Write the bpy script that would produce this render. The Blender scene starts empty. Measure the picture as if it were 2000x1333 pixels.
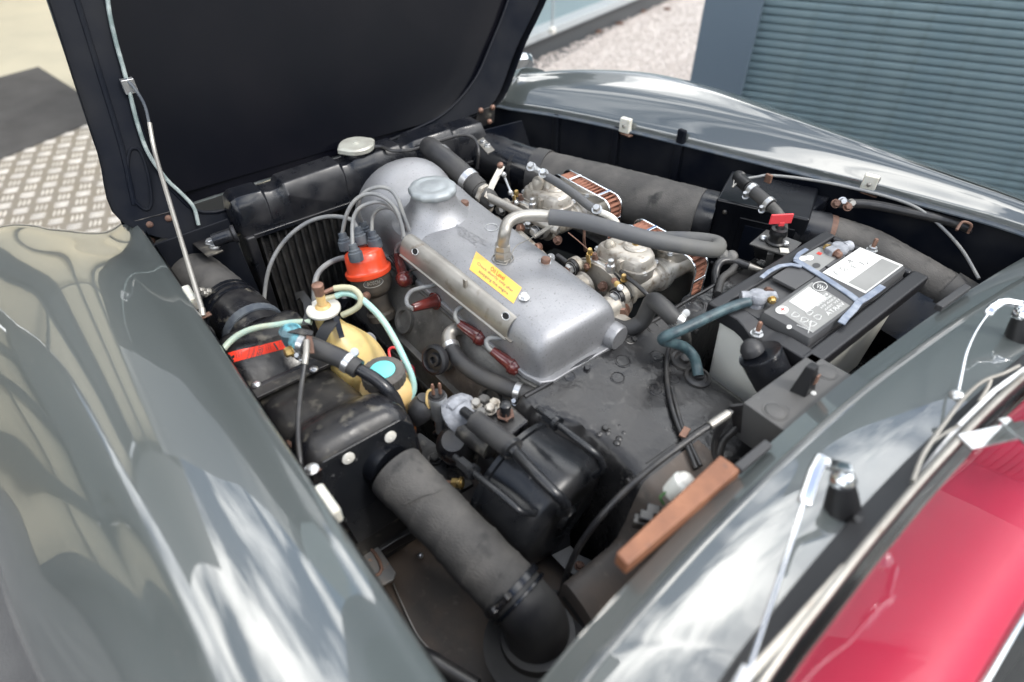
import bpy, bmesh, math, random
from mathutils import Vector, Matrix
from mathutils.bvhtree import BVHTree
random.seed(7)
R = math.radians
S = bpy.context.scene
COL = S.collection
# ------------------------------------------------------------------ camera
CAM = Vector((0.0, 0.0, 1.55)); FPX = 1190.0; AZ = R(141.3); PIT = R(41.4)
cd = bpy.data.cameras.new('camera'); cam = bpy.data.objects.new('camera', cd); COL.objects.link(cam)
cam.location = CAM; cam.rotation_euler = (R(90) - PIT, 0, AZ - R(90))
cd.sensor_width = 36; cd.lens = FPX / 2000 * 36; cd.clip_start = 0.02; cd.clip_end = 500
cd.dof.use_dof = True; cd.dof.focus_distance = 1.30; cd.dof.aperture_fstop = 1.7
S.camera = cam
# ------------------------------------------------------------------ sky, sun, exposure
SUN_EL, SUN_AZ = R(52), R(28)          # azimuth of the sun measured from +X towards +Y
w = bpy.data.worlds.new('World'); S.world = w; w.use_nodes = True
nt = w.node_tree; N = nt.nodes; L = nt.links; N.clear()
def nd(t, **k):
    n = N.new(t)
    for a, b in k.items(): setattr(n, a, b)
    return n
sky = nd('ShaderNodeTexSky', sky_type='NISHITA', sun_disc=False, sun_elevation=SUN_EL, sun_rotation=R(90) - SUN_AZ, air_density=1.0, dust_density=0.6)
tc = nd('ShaderNodeTexCoord'); sep = nd('ShaderNodeSeparateXYZ'); L.new(tc.outputs['Generated'], sep.inputs[0])
zc = nd('ShaderNodeMath', operation='ADD'); L.new(sep.outputs[2], zc.inputs[0]); zc.inputs[1].default_value = 0.25
zm = nd('ShaderNodeMath', operation='MAXIMUM'); L.new(zc.outputs[0], zm.inputs[0]); zm.inputs[1].default_value = 0.12
dv = nd('ShaderNodeVectorMath', operation='SCALE'); iv = nd('ShaderNodeMath', operation='DIVIDE'); iv.inputs[0].default_value = 1.0
L.new(zm.outputs[0], iv.inputs[1]); L.new(tc.outputs['Generated'], dv.inputs[0]); L.new(iv.outputs[0], dv.inputs['Scale'])
cn = nd('ShaderNodeTexNoise'); cn.inputs['Scale'].default_value = 2.3; cn.inputs['Detail'].default_value = 9; cn.inputs['Roughness'].default_value = .56; cn.inputs['Distortion'].default_value = .25
sh_ = nd('ShaderNodeVectorMath', operation='ADD'); sh_.inputs[1].default_value = (3.4, 2.0, 3.0); L.new(dv.outputs[0], sh_.inputs[0])
L.new(sh_.outputs[0], cn.inputs['Vector'])
cr = nd('ShaderNodeValToRGB'); cr.color_ramp.elements[0].position = .44; cr.color_ramp.elements[1].position = .56; L.new(cn.outputs['Fac'], cr.inputs[0])
cn2 = nd('ShaderNodeTexNoise'); cn2.inputs['Scale'].default_value = 1.7; cn2.inputs['Detail'].default_value = 6; L.new(sh_.outputs[0], cn2.inputs['Vector'])
cb = nd('ShaderNodeValToRGB'); cb.color_ramp.elements[0].position = .34; cb.color_ramp.elements[0].color = (10, 10.8, 12, 1); cb.color_ramp.elements[1].position = .64; cb.color_ramp.elements[1].color = (33, 32.6, 31.4, 1)
L.new(cn2.outputs['Fac'], cb.inputs[0])
mx = nd('ShaderNodeMixRGB'); L.new(cr.outputs[0], mx.inputs[0]); L.new(sky.outputs[0], mx.inputs[1]); L.new(cb.outputs[0], mx.inputs[2])
bg = nd('ShaderNodeBackground'); bg.inputs[1].default_value = 0.12; L.new(mx.outputs[0], bg.inputs[0])
wo = nd('ShaderNodeOutputWorld'); L.new(bg.outputs[0], wo.inputs[0])
sd = bpy.data.lights.new('sun', 'SUN'); sd.energy = 1.4; sd.angle = R(11); sd.color = (1, .96, .9)
sun = bpy.data.objects.new('sun', sd); COL.objects.link(sun)
sdir = Vector((math.cos(SUN_EL) * math.cos(SUN_AZ), math.cos(SUN_EL) * math.sin(SUN_AZ), math.sin(SUN_EL)))
sun.rotation_euler = sdir.to_track_quat('Z', 'Y').to_euler(); sun.location = sdir * 20
S.view_settings.view_transform = 'Standard'; S.view_settings.look = 'None'; S.view_settings.gamma = 1; S.view_settings.exposure = 0.84
# ------------------------------------------------------------------ survey of the photograph: sight line through a point at a known height
_h = Vector((math.cos(AZ), math.sin(AZ), 0)); _r = Vector((math.sin(AZ), -math.cos(AZ), 0)); _Z = Vector((0, 0, 1))
_d = _h * math.cos(PIT) - _Z * math.sin(PIT); _u = _h * math.sin(PIT) + _Z * math.cos(PIT)
def ray(px, py): return _r * (px - 1000) - _u * (py - 666.5) + _d * FPX
def P(px, py, z):
    v = ray(px, py); return CAM + v * ((CAM.z - z) / -v.z)
def PX(px, py, x):
    v = ray(px, py); return CAM + v * (x / v.x)
def PY(px, py, y):
    v = ray(px, py); return CAM + v * (y / v.y)
def PL(px, py, p0, n):
    v = ray(px, py); return CAM + v * ((p0 - CAM).dot(n) / v.dot(n))
def wpx(n, p): return n * (p - CAM).dot(_d) / FPX      # size of n photo pixels at point p
def PP(lst): return [P(*a) for a in lst]
# ------------------------------------------------------------------ mesh builder
def cr_spline(pts, sub):
    if len(pts) < 3: return [pts[0].lerp(pts[-1], i / sub) for i in range(sub + 1)]
    out = []
    n = len(pts)
    for i in range(n - 1):
        p0 = pts[i - 1] if i else pts[0] * 2 - pts[1]
        p1, p2 = pts[i], pts[i + 1]
        p3 = pts[i + 2] if i + 2 < n else pts[-1] * 2 - pts[-2]
        for k in range(sub):
            t = k / sub
            out.append(0.5 * ((2 * p1) + (p2 - p0) * t + (2 * p0 - 5 * p1 + 4 * p2 - p3) * t * t + (3 * p1 - p0 - 3 * p2 + p3) * t ** 3))
    out.append(pts[-1].copy()); return out
def basis(ax):
    a = Vector(ax).normalized(); t = Vector((0, 0, 1)) if abs(a.z) < .9 else Vector((1, 0, 0))
    x = t.cross(a).normalized(); y = a.cross(x); return x, y, a
class M:
    def __init__(s): s.v = []; s.f = []
    def add(s, v, f):
        o = len(s.v); s.v += [Vector(p) for p in v]; s.f += [tuple(i + o for i in q) for q in f]; return s
    def box(s, c, hx, hy, hz, rz=0, rot=None, taper=1):
        m = rot if rot is not None else Matrix.Rotation(rz, 3, 'Z')
        c = Vector(c); vs = []
        for z in (-1, 1):
            t = taper if z < 0 else 1
            for x, y in ((-1, -1), (1, -1), (1, 1), (-1, 1)): vs.append(c + m @ Vector((x * hx * t, y * hy * t, z * hz)))
        return s.add(vs, [(3, 2, 1, 0), (4, 5, 6, 7), (0, 1, 5, 4), (1, 2, 6, 5), (2, 3, 7, 6), (3, 0, 4, 7)])
    def prism(s, poly, vec):
        n = len(poly); vec = Vector(vec); poly = [Vector(p) for p in poly]
        nrm = Vector((0, 0, 0))
        for i in range(n): nrm += poly[i].cross(poly[(i + 1) % n])
        if nrm.dot(vec) < 0: poly = poly[::-1]
        vs = poly + [p + vec for p in poly]
        return s.add(vs, [tuple(range(n - 1, -1, -1)), tuple(range(n, 2 * n))] + [(i, (i + 1) % n, n + (i + 1) % n, n + i) for i in range(n)])
    def loft(s, rings, closed=True, cap0=True, cap1=True, flip=False):
        n = len(rings[0]); o = len(s.v); m = len(rings)
        for r_ in rings: s.v += [Vector(p) for p in r_]
        fs = []
        for i in range(m - 1):
            for j in range(n if closed else n - 1):
                a = o + i * n + j; b = o + i * n + (j + 1) % n; fs.append((a, b, b + n, a + n))
        if closed and cap0: fs.append(tuple(o + j for j in range(n - 1, -1, -1)))
        if closed and cap1: fs.append(tuple(o + (m - 1) * n + j for j in range(n)))
        if flip: fs = [q[::-1] for q in fs]
        s.f += fs; return s
    def tube(s, pts, r, n=12, sub=6, prof=None, caps=True, helix=None):
        pts = [Vector(p) for p in pts]; sp = cr_spline(pts, sub); m = len(sp)
        rs = r if isinstance(r, (list, tuple)) else None
        t0 = (sp[1] - sp[0]).normalized(); x, y, _ = basis(t0); rings = []
        for i, p in enumerate(sp):
            t = (sp[min(i + 1, m - 1)] - sp[max(i - 1, 0)]).normalized()
            x = (x - t * x.dot(t)).normalized(); y = t.cross(x)
            if rs:
                u = i / (m - 1) * (len(rs) - 1); k = min(int(u), len(rs) - 2); rr = rs[k] + (rs[k + 1] - rs[k]) * (u - k)
            else: rr = r
            if prof: rr *= prof(i / (m - 1))
            if helix:
                am, tn = helix; u = i / (m - 1)
                rings.append([p + (x * math.cos(a) + y * math.sin(a)) * rr * (1 + am * max(0, math.cos(a - u * tn)) ** 14 + am * .5 * math.sin(3 * a + 9 * u) * math.sin(u * 31 + a)) for a in [2 * math.pi * j / n for j in range(n)]])
                continue
            rings.append([p + (x * math.cos(a) + y * math.sin(a)) * rr for a in [2 * math.pi * j / n for j in range(n)]])
        return s.loft(rings, cap0=caps, cap1=caps)
    def lathe(s, o, ax, prof, n=28, sq=None):
        o = Vector(o); x, y, a = basis(ax)
        rings = []
        for (r_, t) in prof:
            ring = []
            for j in range(n):
                an = 2 * math.pi * j / n; rr = max(r_, 1e-5) * (sq(an) if sq else 1)
                ring.append(o + a * t + (x * math.cos(an) + y * math.sin(an)) * rr)
            rings.append(ring)
        return s.loft(rings)
    def hexa(s, o, ax, r, h, washer=True, n=6):
        if washer: s.lathe(o, ax, [(r * 1.3, 0), (r * 1.3, h * .15)], 16)
        return s.lathe(Vector(o) + Vector(ax).normalized() * (h * .15 if washer else 0), ax, [(r, 0), (r, h * .7), (r * .8, h * .88)], n)
    def dome(s, o, ax, r, h, n=16): return s.lathe(o, ax, [(r, 0), (r * .97, h * .3), (r * .78, h * .7), (r * .4, h * .95), (0, h)], n)
    def grid(s, rows, flip=False): return s.loft(rows, closed=False, flip=flip)
    def strip(s, pts, wd, th, up=(0, 0, 1)):       # flat bar along pts
        up = Vector(up); rings = []
        pts = [Vector(p) for p in pts]
        for i, p in enumerate(pts):
            t = (pts[min(i + 1, len(pts) - 1)] - pts[max(i - 1, 0)]).normalized(); b = t.cross(up).normalized(); u2 = b.cross(t)
            rings.append([p - b * wd / 2 - u2 * th / 2, p + b * wd / 2 - u2 * th / 2, p + b * wd / 2 + u2 * th / 2, p - b * wd / 2 + u2 * th / 2])
        return s.loft(rings)
    def bvh(s): return BVHTree.FromPolygons(s.v, s.f)
def hit(b, px, py):
    v = ray(px, py).normalized(); h = b.ray_cast(CAM, v)
    if h[0] is None:
        b_ = b.find_nearest(CAM + v * 1.2)
        q = b.find_nearest(CAM + v * (b_[0] - CAM).dot(v))
        return q[0], (q[1] if q[1].dot(v) < 0 else -q[1])
    n = h[1] if h[1].dot(v) < 0 else -h[1]
    return h[0], n
WL = {}
def obj(name, m, mt, parent=None, bevel=0, label=None, kind=None, angle=38, sub=0, seg=2, solid=0):
    loc = WL.get(parent.name, Vector((0, 0, 0))) if parent else Vector((0, 0, 0))
    me = bpy.data.meshes.new(name)
    me.from_pydata([p - loc for p in m.v], [], m.f); me.validate(); me.update()
    bm = bmesh.new(); bm.from_mesh(me); bmesh.ops.recalc_face_normals(bm, faces=bm.faces[:]) if not getattr(m, 'open', False) else None
    bm.to_mesh(me); bm.free()
    me.shade_smooth(); me.set_sharp_from_angle(angle=R(angle)); me.materials.append(mt)
    o = bpy.data.objects.new(name, me); COL.objects.link(o)
    if parent: o.parent = parent
    WL[o.name] = loc
    if solid:
        q = o.modifiers.new('t', 'SOLIDIFY'); q.thickness = solid; q.offset = -1
    if bevel:
        q = o.modifiers.new('b', 'BEVEL'); q.width = bevel; q.segments = seg; q.limit_method = 'ANGLE'; q.angle_limit = R(40); q.harden_normals = True
    if sub:
        q = o.modifiers.new('s', 'SUBSURF'); q.levels = sub; q.render_levels = sub
    if label: o['label'] = label
    if kind: o['kind'] = kind
    return o
def tag(o, label, cat, group=None):
    o['label'] = label; o['category'] = cat
    if group: o['group'] = group
    return o
def thing(name, label, cat, loc, group=None):
    o = bpy.data.objects.new(name, None); COL.objects.link(o); o.location = Vector(loc); o.empty_display_size = .02
    WL[o.name] = Vector(loc); return tag(o, label, cat, group)
def dup(root, loc, label, rz=0):
    r_ = root.copy(); COL.objects.link(r_); r_.location = Vector(loc); r_.rotation_euler = (0, 0, rz); r_['label'] = label
    for ch in list(root.children):
        c = ch.copy(); COL.objects.link(c); c.parent = r_
        for g in ch.children:
            d_ = g.copy(); COL.objects.link(d_); d_.parent = c
    return r_
def share(src, delta, parent):      # an alike piece that shares mesh data
    c = src.copy(); COL.objects.link(c); c.parent = parent; c.location = src.location + Vector(delta); return c
def textquad(name, txt, q, mt, parent, z=None, b=None, off=.0006, font_flip=False):
    cu = bpy.data.curves.new('t', 'FONT'); cu.body = txt; cu.align_x = 'LEFT'; cu.resolution_u = 2
    to = bpy.data.objects.new('t', cu); COL.objects.link(to); dg = bpy.context.evaluated_depsgraph_get()
    me0 = bpy.data.meshes.new_from_object(to.evaluated_get(dg)); bpy.data.objects.remove(to); bpy.data.curves.remove(cu)
    xs = [v.co.x for v in me0.vertices]; ys = [v.co.y for v in me0.vertices]
    if not xs: return None
    x0, x1, y0, y1 = min(xs), max(xs), min(ys), max(ys); m = M(); vs = []
    for v in me0.vertices:
        u = (v.co.x - x0) / (x1 - x0); t = (v.co.y - y0) / (y1 - y0)
        a = [(q[0][i] * (1 - u) + q[1][i] * u) * (1 - t) + (q[3][i] * (1 - u) + q[2][i] * u) * t for i in (0, 1)]
        if b is not None:
            h_ = hit(b, *a); vs.append(h_[0] + h_[1] * off if h_ else P(a[0], a[1], z or .8))
        else: vs.append(P(a[0], a[1], z) + Vector((0, 0, off)))
    m.add(vs, [tuple(p.vertices) for p in me0.polygons]); m.open = True; bpy.data.meshes.remove(me0)
    return obj(name, m, mt, parent)
def patch(quad, b=None, z=None, off=.0004, n=10, th=None):   # quad of photo points laid on a surface
    m = M(); rows = []
    for i in range(n + 1):
        t = i / n; row = []
        for j in range(n + 1):
            u = j / n
            a = [(quad[0][k] * (1 - u) + quad[1][k] * u) * (1 - t) + (quad[3][k] * (1 - u) + quad[2][k] * u) * t for k in (0, 1)]
            if b is not None:
                h_ = hit(b, *a); row.append(h_[0] + h_[1] * off if h_ else P(a[0], a[1], z or .8))
            else: row.append(P(a[0], a[1], z) + Vector((0, 0, off)))
        rows.append(row)
    m.grid(rows); m.open = True; return m
# ------------------------------------------------------------------ materials
import numpy as np
def fitp(pts, key, deg):      # smooth a run of surveyed points: the other two coordinates as a polynomial of one
    k = np.array([p[key] for p in pts]); k0 = k.mean(); out = [Vector(p) for p in pts]
    for c in range(3):
        if c == key: continue
        q = np.polyfit(k - k0, np.array([p[c] for p in pts]), deg)
        for i, o in enumerate(out): o[c] = float(np.polyval(q, k[i] - k0))
    return out
MT = {}
def mat(name, col, rough=.5, metal=0, coat=0, bump=0, bs=300, col2=None, vs=9, v0=.4, v1=.65, dirt=None, ds=25, d0=.52, d1=.75, ior=1.5, coatior=1.5, trans=0, sss=0, rough2=None, bd=2, cr=.03):
    m = bpy.data.materials.new(name); m.use_nodes = True; t = m.node_tree; b = t.nodes['Principled BSDF']; l = t.links
    b.inputs['Base Color'].default_value = (*col, 1); b.inputs['Roughness'].default_value = rough; b.inputs['Metallic'].default_value = metal
    b.inputs['Coat Weight'].default_value = coat; b.inputs['Coat Roughness'].default_value = cr; b.inputs['IOR'].default_value = ior; b.inputs['Coat IOR'].default_value = coatior
    b.inputs['Transmission Weight'].default_value = trans; b.inputs['Subsurface Weight'].default_value = sss; b.inputs['Subsurface Radius'].default_value = (.02, .012, .006); b.inputs['Subsurface Scale'].default_value = 1
    tcn = t.nodes.new('ShaderNodeTexCoord')
    def noise(sc, det=4):
        n = t.nodes.new('ShaderNodeTexNoise'); n.inputs['Scale'].default_value = sc; n.inputs['Detail'].default_value = det; l.new(tcn.outputs['Object'], n.inputs['Vector']); return n
    def ramp(n, a, c):
        r_ = t.nodes.new('ShaderNodeMapRange'); r_.inputs['From Min'].default_value = a; r_.inputs['From Max'].default_value = c; l.new(n.outputs['Fac'], r_.inputs['Value']); return r_
    cur = None
    if col2:
        r_ = ramp(noise(vs, 6), v0, v1); mxn = t.nodes.new('ShaderNodeMixRGB'); l.new(r_.outputs[0], mxn.inputs[0]); mxn.inputs[1].default_value = (*col, 1); mxn.inputs[2].default_value = (*col2, 1); cur = mxn
        if rough2 is not None:
            q = t.nodes.new('ShaderNodeMapRange'); l.new(r_.outputs[0], q.inputs['Value']); q.inputs['To Min'].default_value = rough; q.inputs['To Max'].default_value = rough2; l.new(q.outputs[0], b.inputs['Roughness'])
    if dirt:
        r_ = ramp(noise(ds, 8), d0, d1); mxn = t.nodes.new('ShaderNodeMixRGB'); l.new(r_.outputs[0], mxn.inputs[0])
        if cur: l.new(cur.outputs[0], mxn.inputs[1])
        else: mxn.inputs[1].default_value = (*col, 1)
        mxn.inputs[2].default_value = (*dirt, 1); cur = mxn
    if cur: l.new(cur.outputs[0], b.inputs['Base Color'])
    if bump:
        bn = t.nodes.new('ShaderNodeBump'); bn.inputs['Strength'].default_value = bump; bn.inputs['Distance'].default_value = .002; l.new(noise(bs, bd).outputs['Fac'], bn.inputs['Height']); l.new(bn.outputs[0], b.inputs['Normal'])
    MT[name] = m; return m
mat('paint', (.062, .072, .071), .35, coat=1, coatior=2.0, ior=1.6, cr=.018, dirt=(.085, .09, .088), ds=160, d0=.66, d1=.74)
mat('bonnet_black', (.0015, .002, .004), .22, ior=1.15, col2=(.004, .004, .006), vs=3)
mat('black_gloss', (.003, .0035, .005), .2, coat=0, ior=1.4, col2=(.007, .008, .011), vs=3, rough2=.4)
mat('inner_black', (.004, .0055, .010), .42, ior=1.18, col2=(.014, .015, .018), vs=7, rough2=.6)
mat('black_paint', (.006, .007, .010), .2, col2=(.018, .018, .020), vs=14, rough2=.5, bump=.08, bs=60)
mat('black_dusty', (.008, .008, .010), .26, col2=(.028, .026, .024), vs=16, rough2=.55, dirt=(.12, .11, .09), ds=38, d0=.56, d1=.74, bump=.3, bs=70, bd=6)
mat('servo_black', (.009, .010, .012), .24, col2=(.022, .022, .023), vs=9, rough2=.42, dirt=(.10, .10, .1), ds=75, d0=.68, d1=.76, bump=.05, bs=300)
mat('shelf', (.010, .010, .011), .2, col2=(.026, .025, .025), vs=9, rough2=.42, dirt=(.075, .072, .068), ds=48, d0=.60, d1=.82, bump=.9, bs=48, bd=7)
mat('floor', (.062, .053, .047), .6, col2=(.12, .085, .062), vs=7, dirt=(.13, .11, .09), ds=60, d0=.6, d1=.85, bump=.4, bs=60, bd=4)
mat('duct', (.045, .043, .041), .75, col2=(.085, .080, .074), vs=14, bump=.7, bs=420, bd=6, dirt=(.015, .015, .015), ds=22, d0=.60, d1=.72)
mat('rubber', (.024, .024, .026), .45, col2=(.055, .053, .050), vs=12, rough2=.7, bump=.1, bs=200)
mat('rubber_grey', (.075, .077, .082), .6, col2=(.11, .108, .10), vs=10, rough2=.7, bump=.12, bs=250)
mat('cable_grey', (.16, .165, .17), .5, col2=(.22, .22, .21), vs=30)
mat('cable_black', (.018, .018, .02), .35, col2=(.04, .038, .036), vs=30)
mat('alu_cast', (.34, .342, .355), .44, metal=.6, col2=(.22, .222, .228), vs=7, v0=.35, v1=.7, rough2=.52, dirt=(.15, .14, .14), ds=260, d0=.60, d1=.74, bump=.3, bs=520)
mat('alu_pale', (.33, .355, .365), .55, metal=.45, col2=(.25, .27, .28), vs=20, bump=.2, bs=300)
mat('carb_metal', (.46, .43, .385), .40, metal=.55, col2=(.34, .31, .26), vs=22, rough2=.55, dirt=(.16, .12, .085), ds=55, d0=.55, d1=.72, bump=.35, bs=260)
mat('head_metal', (.16, .155, .145), .5, metal=.4, col2=(.07, .068, .064), vs=14, rough2=.7, dirt=(.25, .24, .22), ds=60, d0=.62, d1=.8, bump=.4, bs=160)
mat('steel_dull', (.36, .345, .315), .45, metal=.7, col2=(.27, .255, .23), vs=14, dirt=(.19, .145, .11), ds=35, d0=.62, d1=.8)
mat('zinc', (.62, .63, .64), .32, metal=.85, col2=(.45, .45, .44), vs=40)
mat('chrome', (.80, .82, .84), .09, metal=1)
mat('brass', (.50, .36, .14), .4, metal=.8, col2=(.28, .19, .08), vs=50)
mat('rust', (.15, .085, .06), .7, metal=.2, col2=(.11, .06, .045), vs=60, bump=.5, bs=300)
mat('copper', (.27, .15, .105), .5, metal=.5, col2=(.17, .10, .075), vs=40)
mat('red_cap', (.66, .062, .02), .28, coat=.3, sss=.05, col2=(.54, .06, .025), vs=30)
mat('boot_grey', (.045, .055, .07), .6, col2=(.085, .095, .105), vs=50)
mat('maroon', (.085, .014, .012), .22, coat=.6, col2=(.12, .022, .018), vs=30)
mat('yellow_plastic', (.60, .47, .22), .38, sss=.25, col2=(.56, .40, .12), vs=7, dirt=(.38, .30, .13), ds=30, d0=.6, d1=.85)
mat('yellow_warm', (.62, .44, .20), .35, sss=.2, col2=(.56, .36, .14), vs=10)
mat('orange_fluid', (.55, .17, .035), .4, sss=.2)
mat('white_plastic', (.60, .59, .55), .45, col2=(.60, .57, .50), vs=30)
mat('buffer_white', (.62, .61, .55), .55, col2=(.52, .50, .42), vs=50, sss=.1)
mat('battery_black', (.014, .014, .016), .38, bump=.15, bs=500)
mat('battery_grey', (.055, .055, .058), .55, col2=(.07, .07, .07), vs=8)
mat('handle_grey', (.15, .18, .24), .5, col2=(.27, .30, .35), vs=45)
mat('label_grey', (.25, .25, .24), .4, col2=(.20, .20, .19), vs=12)
mat('label_white', (.60, .60, .575), .45)
mat('label_dark', (.05, .05, .05), .5)
mat('print_grey', (.10, .10, .10), .5)
mat('print_white', (.65, .65, .63), .5)
mat('print_red', (.55, .03, .02), .5)
mat('label_red', (.78, .045, .02), .4)
mat('label_yellow', (.78, .47, .085), .4, col2=(.72, .42, .075), vs=20)
mat('box_pale', (.72, .73, .69), .5, col2=(.62, .62, .56), vs=5, dirt=(.25, .18, .11), ds=9, d0=.62, d1=.85)
mat('lead_alloy', (.20, .21, .23), .6, metal=.3, col2=(.38, .39, .42), vs=50, bump=.5, bs=200)
mat('cable_teal', (.022, .042, .052), .45, col2=(.055, .095, .105), vs=45, bump=.2, bs=300)
mat('turquoise', (.18, .50, .58), .6, col2=(.07, .12, .14), vs=35, v0=.42, v1=.6)
mat('turquoise_disc', (.16, .60, .60), .5)
mat('red_key', (.62, .05, .06), .45)
mat('tan_bar', (.27, .115, .058), .55, col2=(.19, .078, .04), vs=22, bump=.5, bs=150, bd=6, dirt=(.12, .06, .04), ds=60, d0=.62, d1=.75)
mat('tube_green', (.30, .43, .37), .35, col2=(.42, .44, .33), vs=12, sss=.15)
mat('tube_teal', (.28, .50, .47), .3, col2=(.38, .48, .40), vs=12, sss=.15)
mat('tube_cream', (.42, .40, .27), .4, col2=(.36, .36, .25), vs=20)
mat('pleat', (.25, .105, .065), .8, bump=.2, bs=600)
mat('fins', (.02, .02, .021), .5, col2=(.04, .038, .036), vs=40)
mat('strap_black', (.008, .008, .009), .45)
mat('red_trim', (.74, .026, .09), .48, bump=.15, bs=500)
mat('red_dark', (.16, .008, .014), .4)
mat('dark_carpet', (.02, .02, .021), .9, bump=.8, bs=700)
mat('seal_rubber', (.03, .03, .032), .45)
mat('relay_grey', (.062, .062, .062), .55, col2=(.075, .073, .07), vs=8)
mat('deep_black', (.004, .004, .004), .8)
g = mat('glass', (1, 1, 1), 0); t_ = g.node_tree; t_.nodes.remove(t_.nodes['Principled BSDF'])
a_, b_, c_, d_ = t_.nodes.new('ShaderNodeBsdfTransparent'), t_.nodes.new('ShaderNodeBsdfGlossy'), t_.nodes.new('ShaderNodeFresnel'), t_.nodes.new('ShaderNodeMixShader')
a_.inputs[0].default_value = (.93, .96, .95, 1); b_.inputs['Roughness'].default_value = 0; c_.inputs[0].default_value = 1.7
t_.links.new(c_.outputs[0], d_.inputs[0]); t_.links.new(a_.outputs[0], d_.inputs[1]); t_.links.new(b_.outputs[0], d_.inputs[2]); t_.links.new(d_.outputs[0], t_.nodes['Material Output'].inputs[0])
# ------------------------------------------------------------------ THE PLACE ROUND THE CAR
def struct(name, m, mt, **k):
    o = obj(name, m, mt, **k); o['kind'] = 'structure'; return o
mat('asphalt', (.09, .09, .092), .85, col2=(.13, .13, .13), vs=3, bump=.6, bs=120)
mat('gravel_pale', (.38, .335, .305), .9, col2=(.56, .51, .48), vs=60, v0=.35, v1=.65, dirt=(.36, .30, .26), ds=90, d0=.6, d1=.75)
mat('render_cream', (.66, .60, .45), .7, col2=(.62, .56, .42), vs=1)
mat('floor_cream', (.42, .385, .29), .6, col2=(.37, .34, .26), vs=2)
mat('mat_dark', (.04, .038, .037), .95, col2=(.065, .062, .06), vs=5, v0=.3, v1=.7, bump=.6, bs=300)
mat('tread', (.26, .235, .205), .5, metal=.5, col2=(.26, .23, .19), vs=8)
mat('tread_worn', (.62, .58, .52), .4, metal=.4, col2=(.46, .43, .385), vs=5)
mat('shutter', (.15, .215, .24), .45, col2=(.175, .24, .26), vs=3, dirt=(.13, .18, .19), ds=14, d0=.55, d1=.7)
mat('frame_slate', (.12, .16, .20), .4)
mat('wall_teal', (.17, .23, .25), .5, col2=(.2, .26, .27), vs=1.5)
mat('sill_grey', (.33, .35, .36), .5)
mat('showroom_dark', (.05, .055, .06), .4)
struct('ground', M().add([(-160, -160, 0), (160, -160, 0), (160, 160, 0), (-160, 160, 0)], [(0, 1, 2, 3)]), MT['asphalt'])
GB = None
struct('gravel_bed', M().add([P(930, 185, .004), P(1000, 170, .004), P(1350, -30, .004), P(1600, -120, .004), P(1500, 350, .004), P(1100, 420, .004)], [(0, 1, 2, 3, 4, 5)]), MT['gravel_pale'])
rnd = random.Random(3)
m = M()
for i in range(5200):
    px, py = rnd.uniform(1010, 1420), rnd.uniform(-10, 190)
    p = P(px, py, .006); s_ = rnd.uniform(.008, .02); a = rnd.uniform(0, 6.3)
    c, s2 = math.cos(a) * s_, math.sin(a) * s_
    m.add([p + Vector((c, s2, 0)), p + Vector((-s2, c, 0)), p + Vector((-c, -s2, 0)), p + Vector((s2, -c, 0)), p + Vector((rnd.uniform(-.004, .004), rnd.uniform(-.004, .004), s_ * .8))], [(0, 1, 4), (1, 2, 4), (2, 3, 4), (3, 0, 4)])
obj('gravel', m, MT['gravel_pale'], kind='stuff', angle=5)
LG = 'fallen leaves on the gravel'
for i_, (a, b_, t_) in enumerate(((1255, 22, 'rusty orange leaf lying on the gravel, farthest from the bonnet'), (1303, 18, 'orange leaf on the gravel nearest the shutter post'), (1168, 62, 'brown leaf on the gravel below the cabin sill'), (1210, 46, 'small tan leaf on the gravel in the middle of the strip'))):
    c = P(a, b_, .02); e = Vector((.05, .02, 0)); f_ = Vector((-.015, .035, .012))
    tag(obj('fallen_leaf', M().add([c - e, c - f_ * .8, c + e * .9, c + f_, c + Vector((0, 0, .012))], [(0, 1, 4), (1, 2, 4), (2, 3, 4), (3, 0, 4)]), MT['rust'], angle=20), t_, 'leaf', LG)
# paving, tread plate and mat in front of the showroom
struct('showroom_floor', M().add([(-4.3, -3.2, .004), (-3.2, 1.0, .004), (-14, 2.6, .004), (-14, -6, .004)], [(0, 1, 2, 3)]), MT['floor_cream'])
tp = thing('tread_plate', 'bare aluminium chequer plate on the ground in front of the car, beside the dark mat', 'tread plate', P(120, 400, 0))
q = [P(-150, 372, .012), P(250, 190, .012), P(420, 560, .012), P(-150, 640, .012)]
obj('sheet', M().prism(q, (0, 0, -.008)), MT['tread'], tp, bevel=.001)
m = M(); e1 = Vector((math.cos(R(163)), math.sin(R(163)), 0)); e2 = Vector((-e1.y, e1.x, 0)); c0 = P(120, 400, .012)
def inquad(p):
    sg = [(q[(i + 1) % 4] - q[i]).cross(p - q[i]).z for i in range(4)]
    return all(v > 0 for v in sg) or all(v < 0 for v in sg)
for i in range(-34, 34):
    for j in range(-34, 34):
        c = c0 + e1 * (i * .09) + e2 * (j * .09)
        if not inquad(c): continue
        a, b2 = (e1, e2) if (i + j) % 2 else (e2, e1)
        for k in (-1, 0, 1):
            cc = c + b2 * (k * .02)
            m.add([cc - a * .038, cc + b2 * .0085, cc + a * .038, cc - b2 * .0085, cc + Vector((0, 0, .004)) - a * .026, cc + Vector((0, 0, .004)) + a * .026], [(0, 4, 3), (3, 4, 5), (3, 5, 2), (2, 5, 1), (1, 5, 4), (1, 4, 0)])
obj('raised_tread', m, MT['tread_worn'], tp, kind='stuff', angle=10)
q2 = [P(-130, 185, .02), P(75, 130, .02), P(170, 190, .02), P(185, 235, .02), P(-130, 362, .02)]
tag(obj('floor_mat', M().prism(q2, (0, 0, -.012)), MT['mat_dark'], bevel=.003), 'dark grey entrance mat lying on the beige floor beyond the tread plate', 'mat')
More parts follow.
